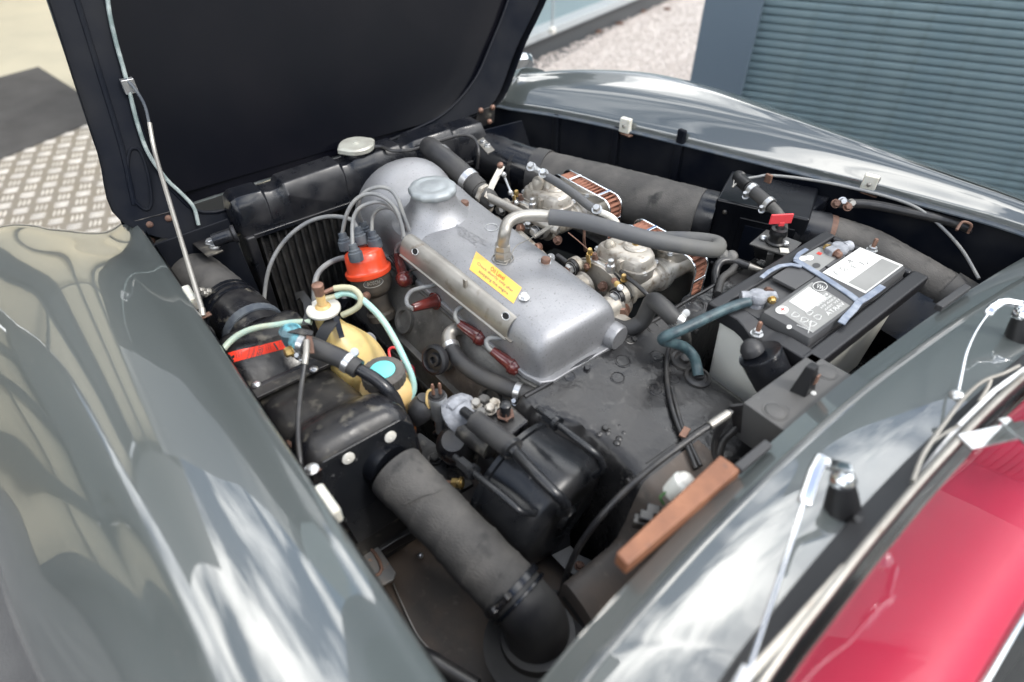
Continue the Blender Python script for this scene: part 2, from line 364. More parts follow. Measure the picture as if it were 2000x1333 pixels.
# roller shutter
A = P(1343, 205, 0) * .78; A.z = 0; dir_s = Vector((math.cos(R(28)), math.sin(R(28)), 0)); nrm_s = Vector((dir_s.y, -dir_s.x, 0))
sh = thing('roller_shutter', 'blue grey roller shutter door of fine horizontal slats, behind the far wing', 'shutter door', A)
m = M()
fw = .26
rot_s = Matrix.Rotation(R(28), 3, 'Z')
obj('post', M().box(A + dir_s * (fw / 2) + Vector((0, 0, 1.6)), fw / 2, .09, 1.6, rot=rot_s), MT['frame_slate'], sh, bevel=.004)
prof = [(-.003, 0), (.005, .005), (.008, .016), (.006, .028), (-.002, .033)]
sw = 6.2; base = A + dir_s * fw
ring = []
m = M(); rows = [[base + nrm_s * a + Vector((0, 0, b)), base + dir_s * sw + nrm_s * a + Vector((0, 0, b))] for a, b in prof]
m.grid(rows)
sl = obj('slat', m, MT['shutter'], sh)
for i in range(1, 76): share(sl, (0, .0015 * math.sin(i * 7.3), .035 * i), sh)
obj('backing', M().box(base + dir_s * sw / 2 - nrm_s * .02 + Vector((0, 0, 1.35)), sw / 2, .01, 1.3, rot=rot_s), MT['frame_slate'], sh)
# neighbouring building with a sill, above the gravel
B0, B1 = P(985, 150, 0), P(1330, -6, 0); db = (B1 - B0).normalized(); nb = Vector((db.y, -db.x, 0)); lenb = 9
angb = math.atan2(db.y, db.x); rb = Matrix.Rotation(angb, 3, 'Z'); B0 = B0 - db * 2
bd_ = thing('cabin_building', 'grey teal cabin wall with a pale sill and dark plinth, seen above the gravel', 'building', B0)
obj('plinth', M().box(B0 + db * lenb / 2 - nb * .1 + Vector((0, 0, .07)), lenb / 2, .08, .07, rot=rb), MT['showroom_dark'], bd_, bevel=.004)
obj('wall', M().box(B0 + db * lenb / 2 - nb * .16 + Vector((0, 0, 1.5)), lenb / 2, .08, 1.36, rot=rb), MT['wall_teal'], bd_)
obj('sill', M().box(B0 + db * lenb / 2 - nb * .03 + Vector((0, 0, .20)), lenb / 2, .07, .03, rot=rb), MT['sill_grey'], bd_, bevel=.006)
cdp = P(1078, 62, .25)
ch = obj('cord', M().tube([cdp, cdp + Vector((0, 0, 1.2))], .008), MT['sill_grey'], bd_)
obj('weight', M().lathe(cdp - Vector((0, 0, .02)), (0, 0, 1), [(0, 0), (.03, .01), (.03, .04), (.008, .06)], 12), MT['white_plastic'], ch)
# showroom: stands to the front left; seen only in the paint
so = thing('showroom_building', 'dark clad showroom with tall cream panels between dark posts, beside the near wing', 'building', (-4, -3.1, 0))
def facade(par, fa, fb, hp, htot, pw, glz='showroom_dark', skip=4):
    df = (fb - fa).normalized(); nf = Vector((df.y, -df.x, 0)); nf = nf if nf.dot(-(fa + fb)) > 0 else -nf
    rf = Matrix.Rotation(math.atan2(df.y, df.x), 3, 'Z'); Lf = (fb - fa).length; mid = (fa + fb) / 2
    obj('upper_cladding', M().box(mid - nf * .1 + Vector((0, 0, (hp + htot) / 2)), Lf / 2, .2, (htot - hp) / 2, rot=rf), MT['cladding'], par)
    obj('dark_glazing', M().box(mid - nf * .45 + Vector((0, 0, hp / 2)), Lf / 2, .03, hp / 2, rot=rf), MT[glz], par)
    obj('rail', M().box(mid + Vector((0, 0, hp * .62)), Lf / 2, .05, .05, rot=rf), MT['showroom_dark'], par)
    po = obj('post', M().box(fa + Vector((0, 0, hp / 2)), .09, .10, hp / 2, rot=rf), MT['showroom_dark'], par)
    pn = obj('panel', M().box(fa + df * pw / 2 - nf * .25 + Vector((0, 0, hp / 2)), pw * .46, .05, hp / 2 - .02, rot=rf), MT['render_cream'], par)
    for i in range(1, int(Lf / pw) + 1):
        share(po, df * (pw * i), par)
        if i < int(Lf / pw) and i % skip: share(pn, df * (pw * i), par)
mat('cladding', (.075, .085, .09), .5)
facade(so, Vector((-9.9, -4.6, 0)), Vector((-2.8, -4.6, 0)), 3.8, 6.0, 1.5)
facade(so, Vector((-9.8, 3.6, 0)), Vector((-9.8, -4.4, 0)), 8.6, 12.0, 1.6, skip=3)
wk = thing('unseen_workshop', 'unseen dark clad workshop with narrow cream panels, added behind the windscreen', 'building', (7, 1, 0))  # out of view, added so the bonnet underside mirrors something dark
facade(wk, Vector((6.2, -6.0, 0)), Vector((6.2, 9.0, 0)), 2.6, 4.0, 2.2, skip=2)

# ------------------------------------------------------------------ THE CAR
car = thing('classic_car', 'grey open classic roadster with its bonnet raised and red leather cabin', 'car', (-.7, .64, 0))
def resamp(rows, sub):      # smooth a grid of control rows both ways
    r1 = [cr_spline(r_, sub) for r_ in rows]
    cols = [cr_spline([r_[j] for r_ in r1], sub) for j in range(len(r1[0]))]
    return [[cols[j][i] for j in range(len(cols))] for i in range(len(cols[0]))]
# near wing: sections across the car, from the bonnet opening outwards
def sec(x, pts): return [Vector((x, y, z)) for y, z in pts]
def wing_z(x, v):        # v runs 0..6 across the wing from the bonnet opening outwards
    A = [.880, .918, .944, .934, .885, .77, .42]; F = [.864, .848, .882, .918, .898, .785, .42]
    k = min(int(v), 5); t = v - k; bl = sm0(-1.48, -1.12, x)
    def c(L_): 
        p0, p1, p2, p3 = L_[max(k - 1, 0)], L_[k], L_[k + 1], L_[min(k + 2, 6)]
        return .5 * (2 * p1 + (p2 - p0) * t + (2 * p0 - 5 * p1 + 4 * p2 - p3) * t * t + (3 * p1 - p0 - 3 * p2 + p3) * t ** 3)
    z = c(F) * (1 - bl) + c(A) * bl
    z += .022 * max(0, x + .75) * (1 if v < 3 else .4)
    if x < -1.38: z -= 1.25 * (-1.38 - x) ** 2 * (1 if v > 2.2 else 1.15)
    return z
def sm0(a, b_, x): t = max(0, min(1, (x - a) / (b_ - a))); return t * t * (3 - 2 * t)
def wing_y(x, v):
    Y = [.09, .03, -.045, -.13, -.23, -.325, -.37]; k = min(int(v), 5); return Y[k] + (Y[k + 1] - Y[k]) * (v - k) + (.040 * sm0(-1.1, -.7, x) + .045 * sm0(-.75, -.35, x) + .03 * sm0(-.3, .2, x)) * min(1, max(0, v - 2) / 2.6)
rows = []
for i in range(60):
    x = -1.9 + i * 2.15 / 59
    rows.append([Vector((x, wing_y(x, j / 5), wing_z(x, j / 5))) for j in range(31)])
lip = [[r_[0] + Vector((0, .004, -.022)), r_[0] + Vector((0, .004, -.006))] for r_ in rows]
m = M(); m.grid([l_ + [r_[0] + Vector((0, 0, 0))] + r_[1:] for l_, r_ in zip(lip, rows)]); m.open = True
lwing = obj('front_wing', m, MT['paint'], car, angle=60, label='near front wing, rounded, mirroring pale shapes')
# far wing from its opening edge and its crest
inn = [(965, 196, .855), (1000, 202, .862), (1100, 212, .868), (1210, 236, .872), (1320, 264, .876), (1400, 284, .88), (1550, 316, .885), (1700, 352, .89), (1850, 394, .90), (2000, 437, .905)]
cre = [(985, 150, .90), (1010, 122, .925), (1100, 111, .95), (1210, 128, .958), (1320, 158, .96), (1420, 186, .96), (1560, 232, .958), (1700, 276, .955), (1850, 336, .945), (2000, 403, .93)]
I = PP(inn); Cc = PP(cre)
I = [I[0] + Vector((-.25, -.05, -.10))] + I + [I[-1] + Vector((.25, -.02, .01))]
Cc = [Cc[0] + Vector((-.18, -.02, -.10))] + Cc + [Cc[-1] + Vector((.25, -.02, 0))]
I = [I[0]] + fitp(I[1:], 0, 4); Cc = [Cc[0]] + fitp(Cc[1:], 0, 4)
RW = []
for a, c in zip(I, Cc):
    c = Vector((a.x + (c.x - a.x) * .5, c.y, c.z))
    RW.append([a, a.lerp(c, .35) + Vector((0, 0, (c.z - a.z) * .28)), a.lerp(c, .7) + Vector((0, 0, (c.z - a.z) * .22)), c, c + Vector((0, .09, -.035)), c + Vector((0, .17, -.13)), c + Vector((0, .2, -.4))])
rows = resamp(RW, 5)
m = M(); m.grid([[r_[0] + Vector((0, -.002, -.026)), r_[0] + Vector((0, -.002, -.004))] + r_ for r_ in rows]); m.open = True
obj('front_wing', m, MT['paint'], car, angle=60, label='far front wing with long curved crest')
m = M().strip([p + Vector((0, -.010, -.018)) for p in [r_[0] for r_ in rows]], .02, .003)
obj('gutter_flange', m, mat('flange_blue', (.05, .065, .085), .35, col2=(.09, .10, .11), vs=30), car)
# headlamp rim glint at far corner
hl = P(1016, 121, .91)
obj('headlamp_rim', M().lathe(hl + Vector((-.02, .02, -.03)), (-.7, .2, .5), [(.045, 0), (.05, .01), (.05, .02), (.04, .028)], 24), MT['chrome'], car)
# scuttle
r0 = [(1100, 1284, .872), (1171, 1203, .874), (1233, 1131, .876), (1337, 1028, .878), (1451, 922, .88), (1563, 822, .88), (1670, 730, .88), (1825, 614, .88), (1915, 552, .88), (2000, 505, .88)]
r1 = [(1143, 1333, .884), (1210, 1245, .886), (1266, 1170, .888), (1385, 1045, .89), (1504, 930, .892), (1622, 824, .892), (1735, 727, .892), (1870, 622, .892), (1950, 580, .892), (2010, 548, .89)]
r2 = [(1395, 1333, .906), (1462, 1250, .908), (1527, 1175, .910), (1606, 1080, .912), (1684, 985, .914), (1770, 900, .914), (1860, 818, .914), (1935, 752, .914), (1998, 690, .912), (2060, 640, .910)]
A0, A1_, A2 = PP(r0), PP(r1), PP(r2)
for lst in (A0, A1_, A2):
    d0 = (lst[0] - lst[1]); d0 = Vector((.15, -1, -.04)).normalized() * .28; d1 = Vector((.1, 1, -.06)).normalized() * .3
    lst.insert(0, lst[0] + d0); lst.append(lst[-1] + d1)
A0 = fitp(A0, 1, 3); A1_ = fitp(A1_, 1, 3); A2 = fitp(A2, 1, 3)
inner = []; outer = []
for a, b_, c in zip(A0, A1_, A2):
    g0 = a + Vector((-.003, 0, -.035)); g1 = a + Vector((-.003, 0, -.004)); g2 = a + Vector((.006, 0, .001))
    e = b_ + Vector((-.006, 0, .001)); f_ = b_ + Vector((-.003, 0, -.010)); h_ = b_ + Vector((.003, 0, -.009)); k_ = b_ + Vector((.006, 0, .002))
    n1 = b_.lerp(c, .3) + Vector((0, 0, .0028)); n2 = b_.lerp(c, .65) + Vector((0, 0, .0028))
    inner.append([g0, g1, g2, e, f_, h_, k_, n1, n2, c])
cols = [cr_spline([r_[j] for r_ in inner], 6) for j in range(10)]
rr = [[cols[j][i] for j in range(10)] for i in range(len(cols[0]))]
rr2 = []
for r_ in rr: rr2.append(r_[:7] + cr_spline(r_[6:], 5)[1:])
m = M().grid(rr2); m.open = True
scut = obj('scuttle_panel', m, MT['paint'], car, angle=50)
# windscreen seal, chrome strip, glass
g3 = PP([(1504, 1333, .935), (1606, 1190, .937), (1708, 1051, .939), (1853, 905, .939), (1998, 762, .937)])
g3 = [g3[0] + Vector((.03, -.30, -.02))] + g3 + [g3[-1] + Vector((.02, .32, -.02))]
g3 = fitp(g3, 1, 2); c3 = cr_spline(g3, 6); c2 = cr_spline([A2[0], A2[1], A2[3], A2[5], A2[7], A2[9], A2[10] + Vector((0, .1, 0))], 6)
m = M().grid([[a, a + Vector((.002, 0, .010)), a.lerp(b_, .5) + Vector((0, 0, .008)), b_ + Vector((-.004, 0, .004)), b_ + Vector((0, 0, -.01))] for a, b_ in zip(c2, c3)]); m.open = True
obj('windscreen_seal', m, MT['seal_rubber'], car)
obj('windscreen_trim', M().tube([p + Vector((-.006, 0, .010)) for p in g3], .0045, 8, 6), MT['steel_dull'], car)
up = Vector((.62, 0, .60)).normalized()
m = M().grid([[p, p + up * .18, p + up * .36, p + up * .46] for p in c3]); m.open = True
obj('windscreen_glass', m, MT['glass'], car)
# bonnet (raised)
BL = P(238, 436, .862); BR = P(968, 200, .872)
lat = (BR - BL).normalized(); upb = (PX(90, 0, -1.60) - BL).normalized(); nb_ = lat.cross(upb).normalized()
if nb_.dot(CAM - BL) < 0: nb_ = -nb_
def BB(px, py, off=0): return PL(px, py, BL + nb_ * off, nb_)
bon = obj('bonnet', M().prism([BL - upb * .01, BR - upb * .01, BB(1055, 0), BB(1055, 0) + (BB(1055, 0) - BR).normalized() * .75, BB(90, 0) + (BB(90, 0) - BL).normalized() * .78, BB(90, 0)], -nb_ * .004), MT['paint'], car)
def band(outer, inner, off0, off1, mt, name, th=.0):
    ro = cr_spline([BB(*p, off0) for p in outer], 5); ri = cr_spline([BB(*p, off0) for p in inner], 5); rs = cr_spline([BB(*p, off0 * .4) for p in inner], 5)
    m = M().grid([[a, b_, c - nb_ * off0 * 0] for a, b_, c in zip(ro, ri, rs)]); m.open = True
    return obj(name, m, mt, bon, angle=30)
outl = [(30, -160), (92, 0), (140, 150), (190, 300), (238, 434), (420, 470), (600, 380), (800, 290), (905, 232), (966, 198), (1008, 95), (1055, -5), (1110, -160)]
inl = [(150, -160), (205, 0), (246, 150), (290, 290), (340, 375), (420, 415), (600, 345), (790, 262), (868, 222), (925, 160), (960, 85), (993, 0), (1040, -160)]
band(outl, inl, .035, 0, MT['inner_black'], 'rim_frame')
outl2 = [(x + (6 if x < 500 else -5), y - 3) for x, y in outl]
m = M().grid([[a, a + nb_ * .042] for a in cr_spline([BB(*p) for p in outl], 5)]); m.open = True
obj('rim_edge', m, MT['inner_black'], bon)
ri = [BB(*p, .004) for p in inl]
skin_rows = []
n_in = len(inl)
m = M()
le = cr_spline([BB(150, -160, .006), BB(205, 0, .006), BB(246, 150, .006), BB(290, 290, .006), BB(345, 380, .006)], 4)
re_ = cr_spline([BB(1040, -160, .006), BB(993, 0, .006), BB(960, 85, .006), BB(925, 160, .006), BB(850, 235, .006)], 4)
rows = []
for a, b_ in zip(le, re_):
    rows.append([a.lerp(b_, t / 16) - nb_ * (-.0) + nb_ * (.014 * (1 - math.sin(math.pi * t / 16) ** .5)) for t in range(17)])
m.grid(rows); m.open = True
skin = obj('inner_skin', m, MT['bonnet_black'], bon)
obj('sealing_strip', M().tube([BB(*p, .045) for p in [(205, -60), (213, 20), (226, 80), (240, 130), (252, 175), (268, 240), (290, 300), (325, 350), (352, 376), (378, 405), (388, 440)]], .0042, 8), mat('strip_green', (.13, .17, .165), .5, col2=(.30, .34, .33), vs=40), bon)
obj('release_cable', M().tube([BB(245, 155, .05), BB(262, 172, .06), BB(282, 205, .06), BB(292, 245, .06), BB(300, 290, .06)], .003, 8), MT['boot_grey'], bon)
# outer shell curvature behind
obj('backing', M().prism([BB(238, 440, .003), BB(968, 204, .003), BB(1053, 0, .003), BB(1105, -120, .003), BB(40, -120, .003), BB(93, 0, .003)], nb_ * -.0015), MT['bonnet_black'], bon)
obj('bead', M().tube([BB(*p, .036) for p in inl], .004, 8, 5), MT['inner_black'], bon)
obj('bead', M().tube([BB(*p, .034) for p in [(118, -100), (150, 0), (196, 150), (238, 290), (262, 400)]], .006, 8, 5), MT['inner_black'], bon)
obj('oval_pressing', M().tube([BB(*p, .036) for p in [(248, 345), (252, 300), (262, 290), (276, 300), (290, 345), (296, 395), (285, 410), (262, 390), (248, 345)]], .0035, 8, 5), MT['inner_black'], bon)
# hinges
for pl, bl, lb in (([(262, 432), (338, 412), (352, 452), (285, 478)], [(292, 439), (329, 427), (296, 470), (334, 456)], 'near'), ([(934, 218), (968, 205), (965, 240), (928, 252)], [(939, 216), (962, 210), (931, 246), (956, 238)], 'far')):
    pts = [PX(a, b_, -1.415) for a, b_ in pl]
    hg = obj('hinge_plate', M().prism(pts, (-.004, 0, 0)), MT['black_dusty'], car, bevel=.001)
    for a, b_ in bl:
        obj('bolt', M().dome(PX(a, b_, -1.413), (1, -.2, .3), .008, .007), MT['rust'] if lb == 'near' else MT['copper'], hg)
# bay structure
yl = .115
fp = M().prism([PX(285, 486, -1.38), PX(470, 415, -1.38), PX(900, 290, -1.38), PX(1010, 236, -1.38), PX(1035, 240, -1.38), Vector((-1.38, 1.3, .35)), Vector((-1.38, .06, .35))], (-.006, 0, 0))
# front cross panel is split left and right of the radiator
obj('front_panel', M().prism([PX(280, 486, -1.335), PX(445, 428, -1.335), Vector((-1.335, .29, .35)), Vector((-1.335, .03, .35))], (-.005, 0, 0)), MT['inner_black'], car, bevel=.002, label='left front panel beside the radiator')
obj('front_panel', M().prism([PX(915, 262, -1.36), PX(1020, 236, -1.36), Vector((-1.36, 1.32, .35)), Vector((-1.36, 1.0, .35))], (-.005, 0, 0)), MT['inner_black'], car, bevel=.002)
obj('grille_shroud', M().box((-1.62, .64, .5), .2, .58, .18), MT['deep_black'], car)
# far inner panel
ip = [r_[0] + Vector((0, -.006, -.02)) for r_ in resamp(RW, 5)]
m = M().grid([[p, p + Vector((0, .004, -.12)), Vector((p.x, p.y - .02, .40))] for p in ip]); m.open = True
inw = obj('inner_wing', m, MT['inner_black'], car, label='far inner wing panel with vertical ribs')
ipb = m.bvh()
for a in (1088, 1204, 1312):
    h0 = hit(ipb, a, 250 if a < 1100 else 275); 
    if h0: obj('rib', M().box(h0[0] + Vector((0, -.003, -.12)), .012, .007, .16), MT['inner_black'], inw, bevel=.004)
# wheel arch bulge at far rear
m = M(); rows = []
for i in range(13):
    t = i / 12; a = R(200 * t - 10)
    rows.append([Vector((-.32 + .30 * -math.cos(a), 1.40 - k * .02, .60 + .20 * math.sin(a) - k * .02)) for k in range(7)])
m.grid(rows); m.open = True
obj('arch_bulge', m, MT['black_paint'], car)
# near inner panel
m = M().grid([[Vector((x, .10, .85)), Vector((x, .085, .70)), Vector((x, .085, .40))] for x in (-1.42, -1.1, -.8, -.5, -.15)]); m.open = True
obj('inner_wing', m, MT['inner_black'], car, label='near inner wing panel, mostly hidden')
# bay bottom
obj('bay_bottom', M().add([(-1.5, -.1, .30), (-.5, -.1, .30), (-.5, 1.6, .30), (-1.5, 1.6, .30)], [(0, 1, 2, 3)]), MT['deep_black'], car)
# bulkhead shelf: tunnel top, stepping down into the near footwell
def sm(a, b_, x): t = max(0, min(1, (x - a) / (b_ - a))); return t * t * (3 - 2 * t)
def shelf_z(x, y):
    t = (x + .57) / .42
    z = .772 - .045 * t
    z -= .03 * sm(-.30, -.2, x) * sm(.7, .5, y)
    yb = .47 + .055 * sm(-.55, -.42, x)
    z -= (.33 - .21 * sm(-.37, -.31, x) * sm(.31, .36, y)) * sm(yb, yb - .05, y)
    z -= .17 * sm(.795, .82, y) * sm(-.495, -.475, x)
    z += .0011 * math.sin(x * 47 + 2 * math.sin(y * 23)) + .0009 * math.sin(y * 41 + 3 * math.sin(x * 29))
    return z
xs = [-.572, -.571, -.568, -.560, -.555, -.545] + [-.535 + .0135 * i for i in range(30)]
ys = [.07 + .014 * j for j in range(100)]
m = M(); rows = []
for x in xs:
    row = []
    for y in ys:
        z = shelf_z(x, y)
        if x <= -.571: z -= .15
        elif x <= -.568: z -= .003
        elif x <= -.555: z += .003
        elif x < -.54: z += .0005
        row.append(Vector((x, y, z)))
    rows.append(row)
m.grid(rows); m.open = True
shelf = obj('bulkhead_shelf', m, MT['shelf'], car, angle=60); SB = m.bvh()
def on(px, py, b_=None): return hit(b_ or SB, px, py)
m = M(); rows = []
for i in range(16):
    x = -.318 + i * .0096
    rows.append([Vector((x, .345 + j * .0135, shelf_z(x, .345 + j * .0135) + .004)) for j in range(24)])
m.grid(rows); m.open = True
obj('brown_ledge', m, MT['floor'], car, angle=60, label='grimy brown ledge below the scuttle edge')
obj('shelf_lip', M().tube([Vector((-.5575, y_, shelf_z(-.557, y_) + .003)) for y_ in [.475 + .05 * k for k in range(19)]], .0042, 8, 2), MT['shelf'], shelf)
# dirty footwell floor on the near side, sits proud of the shelf sheet
m = M(); rows = []
for i in range(20):
    x = -.66 + i * .027
    rows.append([Vector((x, .06 + j * .025, .505 - .004 * math.sin(i * .5))) for j in range(17)])
m.grid(rows); m.open = True
foot = obj('footwell_floor', m, MT['floor'], car, angle=50); FB = m.bvh()
# scuttle drip wall between shelf and gutter
w0 = cr_spline([p + Vector((.004, 0, -.03)) for p in A0], 4)
m = M().grid([[p, Vector((p.x + .012, p.y, .80)), Vector((p.x + .004, p.y, .70)), Vector((p.x - .02, p.y, .50))] for p in w0]); m.open = True
obj('bulkhead_wall', m, MT['floor'], car)
# plugs, bolts on the shelf
for a, b_, r_ in [(1275, 640, .0135), (1283, 695, .0135), (1230, 661, .0125), (1206, 739, .0135), (1280, 762, .0135), (1316, 742, .0125), (1112, 737, .0125), (1396, 570, .0135), (1216, 706, .015), (1356, 595, .026), (1300, 765, .01)]:
    h_ = on(a, b_)
    if h_: obj('plug', M().lathe(h_[0] - h_[1] * .002, h_[1], [(r_ * 1.06, 0), (r_ * 1.03, .0030), (r_ * .93, .0033), (r_ * .88, .0022), (r_ * .82, .0022), (r_ * .76, .0034), (0, .0036)], 20), MT['shelf'], shelf)
for a, b_ in [(1146, 721), (1182, 838), (1230, 940), (1358, 647), (1052, 918), (1238, 664)]:
    h_ = on(a, b_)
    if h_: obj('bolt', M().hexa(h_[0], h_[1], .0062, .006), MT['black_dusty'], shelf)
for a, b_ in [(1336, 705), (1362, 738)]:
    h_ = on(a, b_); r_ = wpx(25, h_[0])
    obj('grommet', M().lathe(h_[0] - h_[1] * .002, h_[1], [(r_ * 1.1, 0), (r_ * 1.05, .006), (r_ * .8, .008), (r_ * .72, .004), (r_ * .42, .005), (r_ * .4, .012), (r_ * .25, .012)], 26), MT['cable_black'], shelf)
h_ = on(1195, 848)
m = M(); rnd = random.Random(5)
for i in range(9):
    a = rnd.uniform(0, 6.3); q_ = h_[0] + Vector((math.cos(a), math.sin(a), 0)) * rnd.uniform(.006, .024)
    m.lathe(q_ - Vector((0, 0, .003)), (0, 0, 1), [(rnd.uniform(.005, .011), 0), (.006, .004), (0, .006)], 8)
obj('sealant', m, MT['shelf'], shelf, kind='stuff', sub=1)
obj('seam', M().tube([on(*p)[0] for p in [(1262, 905), (1300, 878), (1350, 845), (1400, 812), (1430, 790)]], .0012, 6), MT['shelf'], shelf)
# rubber strips on the gutter edge
for a, b_ in (((1440, 918), (1500, 868)), ((1832, 602), (1888, 562))):
    p0, p1 = P(*a, .889), P(*b_, .889)
    obj('gutter_clip', M().strip([p0, p1], .013, .012), MT['seal_rubber'], car, bevel=.002)
# frame bracket with square hole on near side
fbk = PP([(680, 1068, .56), (712, 1050, .56), (735, 1062, .56), (774, 1118, .56), (768, 1132, .56), (730, 1152, .56)])
obj('slotted_bracket', M().prism(fbk, (0, 0, -.006)), mat('grey_primer', (.10, .10, .10), .55, col2=(.15, .13, .11), vs=30, dirt=(.3, .15, .08), ds=50, d0=.62, d1=.7), car, bevel=.002)
obj('slot_rim', M().tube(PP([(700, 1088, .562), (724, 1072, .562), (746, 1112, .562), (722, 1126, .562), (700, 1088, .562)]), .003, 8, 3), MT['rust'], car)
# red cabin
dsh = []
D0 = [(1504, 1333), (1606, 1190), (1708, 1051), (1853, 905), (1998, 762)]
dx = [Vector((.012, 0, -.02)), Vector((.035, 0, -.028)), Vector((.07, 0, -.03)), Vector((.10, 0, -.034)), Vector((.125, 0, -.045)), Vector((.14, 0, -.07)), Vector((.142, 0, -.12))]
m = M().grid([[p + d_ for d_ in dx] for p in c3]); m.open = True
dash = obj('dashboard', m, MT['red_trim'], car, angle=60)
for q_ in ((1760, 1130), (1600, 1320)):
    vp = P(*q_, .905)
    obj('demister_slot', M().box(vp, .006, .035, .002, rz=R(2)), MT['deep_black'], dash, bevel=.001)
dk = M().tube([p + Vector((.146, 0, -.075)) for p in g3], .004, 8)
obj('dash_trim', dk, MT['chrome'], dash)
m = M()
m.box((.75, .6, .35), .6, .75, .01)
obj('cabin_floor', m, MT['dark_carpet'], car)
m = M().grid([[p + Vector((.15, 0, -.10)), p + Vector((.20, 0, -.30)), p + Vector((.25, 0, -.6))] for p in c3]); m.open = True
obj('dash_face', m, MT['dark_carpet'], car)
# plain metal bracket under the glass
b0 = P(1948, 850, .955)
br = obj('mirror_bracket', M().box(b0, .012, .05, .002, rz=R(-25)), MT['zinc'], car, bevel=.001)
obj('bracket_arm', M().box(b0 + Vector((.02, .02, .002)), .03, .008, .002, rz=R(-25)), MT['zinc'], br, bevel=.001)
# ------------------------------------------------------------------ ENGINE
eng = thing('engine', 'engine with a long grey cast cam cover in the middle of the bay', 'engine', (-.9, .6, .4))
def sring(x, yc, w_, zt, zb=.772, n=4.0, k=28, tilt=0):
    out = []
    for j in range(k):
        a = math.pi * 2 * j / k; c, s_ = math.cos(a), math.sin(a)
        y = yc + w_ * math.copysign(abs(c) ** (2 / n), c)
        z = zb + (zt - zb) * (math.copysign(abs(s_) ** (2 / n), s_) if s_ > 0 else 0)
        if s_ < 0: y = yc + w_ * (c if abs(c) > .999 else math.copysign(abs(c) ** .5, c))
        z += (y - yc) * tilt * ((z - zb) / (zt - zb))
        out.append(Vector((x, y, z)))
    return out
st = [(-1.268, 0.631, 0.045, 0.83, 2), (-1.262, 0.631, 0.090, 0.875, 2), (-1.248, 0.631, 0.117, 0.905, 2.1), (-1.225, 0.631, 0.129, 0.924, 2.2), (-1.2, 0.631, 0.131, 0.932, 2.3), (-1.17, 0.629, 0.127, 0.928, 2.5), (-1.14, 0.626, 0.119, 0.912, 2.9), (-1.105, 0.631, 0.119, 0.896, 3.4), (-1.06, 0.629, 0.115, 0.888, 3.8), (-1, 0.627, 0.113, 0.884, 4), (-0.9, 0.624, 0.111, 0.881, 4), (-0.78, 0.621, 0.108, 0.877, 4), (-0.66, 0.618, 0.106, 0.872, 4.2), (-0.61, 0.617, 0.104, 0.869, 4.4), (-0.588, 0.617, 0.101, 0.864, 4.4), (-0.576, 0.617, 0.096, 0.855, 4), (-0.57, 0.617, 0.090, 0.84, 3.6), (-0.567, 0.617, 0.084, 0.815, 3)]
from mathutils import noise as mnoise
def rings_interp(st, k=28, **kw):
    vs = [Vector((a, b_, c)) for a, b_, c, d_, e in st]; v2 = [Vector((d_, e, 0)) for a, b_, c, d_, e in st]
    A_, B_ = cr_spline(vs, 4), cr_spline(v2, 4)
    return [sring(a.x, a.y, a.z, b_.x, n=max(2, b_.y), k=k, **kw) for a, b_ in zip(A_, B_)]
cm = M().loft(rings_interp(st, 40))
cover = obj('cam_cover', cm, MT['alu_cast'], eng, angle=50); CB = cm.bvh()
# cover flange and gasket
fl = []
def outline(ex, z):
    pts = [(-1.265, .53), (-1.2, .493), (-1.1, .505), (-.9, .508), (-.7, .508), (-.60, .508), (-.565, .517), (-.553, .54), (-.553, .705), (-.57, .722), (-.7, .728), (-.9, .736), (-1.1, .745), (-1.2, .748), (-1.265, .72)]
    cx, cy = -.9, .61
    return [Vector((cx + (x - cx) * (1 + ex / .4), cy + (y - cy) * (1 + ex / .1), z)) for x, y in pts]
obj('cover_flange', M().prism(outline(0, .766), (0, 0, .012)), MT['alu_cast'], eng, bevel=.003, seg=3)
obj('gasket', M().prism(outline(.004, .758), (0, 0, .007)), MT['head_metal'], eng, bevel=.001)
# side boss left of cover near the rear, where the lead rail bracket bolts on
pl = hit(CB, 1040, 600)
# neck and filler cap
fc = P(845, 372, .936)
m = M().lathe(fc - Vector((0, 0, .075)), (0, 0, 1), [(.095, .005), (.078, .018), (.063, .032), (.053, .046), (.048, .060), (.047, .072)], 32)
obj('filler_neck', m, MT['alu_cast'], eng, angle=60)
m = M().lathe(fc - Vector((0, 0, .006)), (0, 0, 1), [(.046, 0), (.050, .003), (.051, .011), (.047, .016), (.034, .0175), (.032, .0165), (.022, .0175), (.019, .0185), (0, .0190)], 72, sq=lambda a: 1 + .022 * math.cos(a * 11))
obj('oil_filler_cap', m, MT['alu_pale'], eng, angle=50)
for a, b_ in ((907, 401), (1065, 513)):
    h_ = hit(CB, a, b_); bo = obj('cover_bolt', M().lathe(h_[0] - h_[1] * .002, h_[1], [(.0115, 0), (.0115, .003)], 20), MT['zinc'], eng)
    obj('bolt_head', M().lathe(h_[0] + h_[1] * .001, h_[1], [(.0095, 0), (.0098, .006), (.0085, .009), (.004, .0098), (0, .0098)], 10), MT['copper'], bo)
for i, (t_, q_) in enumerate((('MERCEDES', [(888, 446), (948, 481), (953, 473), (893, 438)]), ('BENZ', [(893, 457), (930, 480), (934, 473), (897, 449)]))):
    textquad('embossed_lettering', t_, q_, MT['alu_cast'], cover, b=CB, off=.0012)
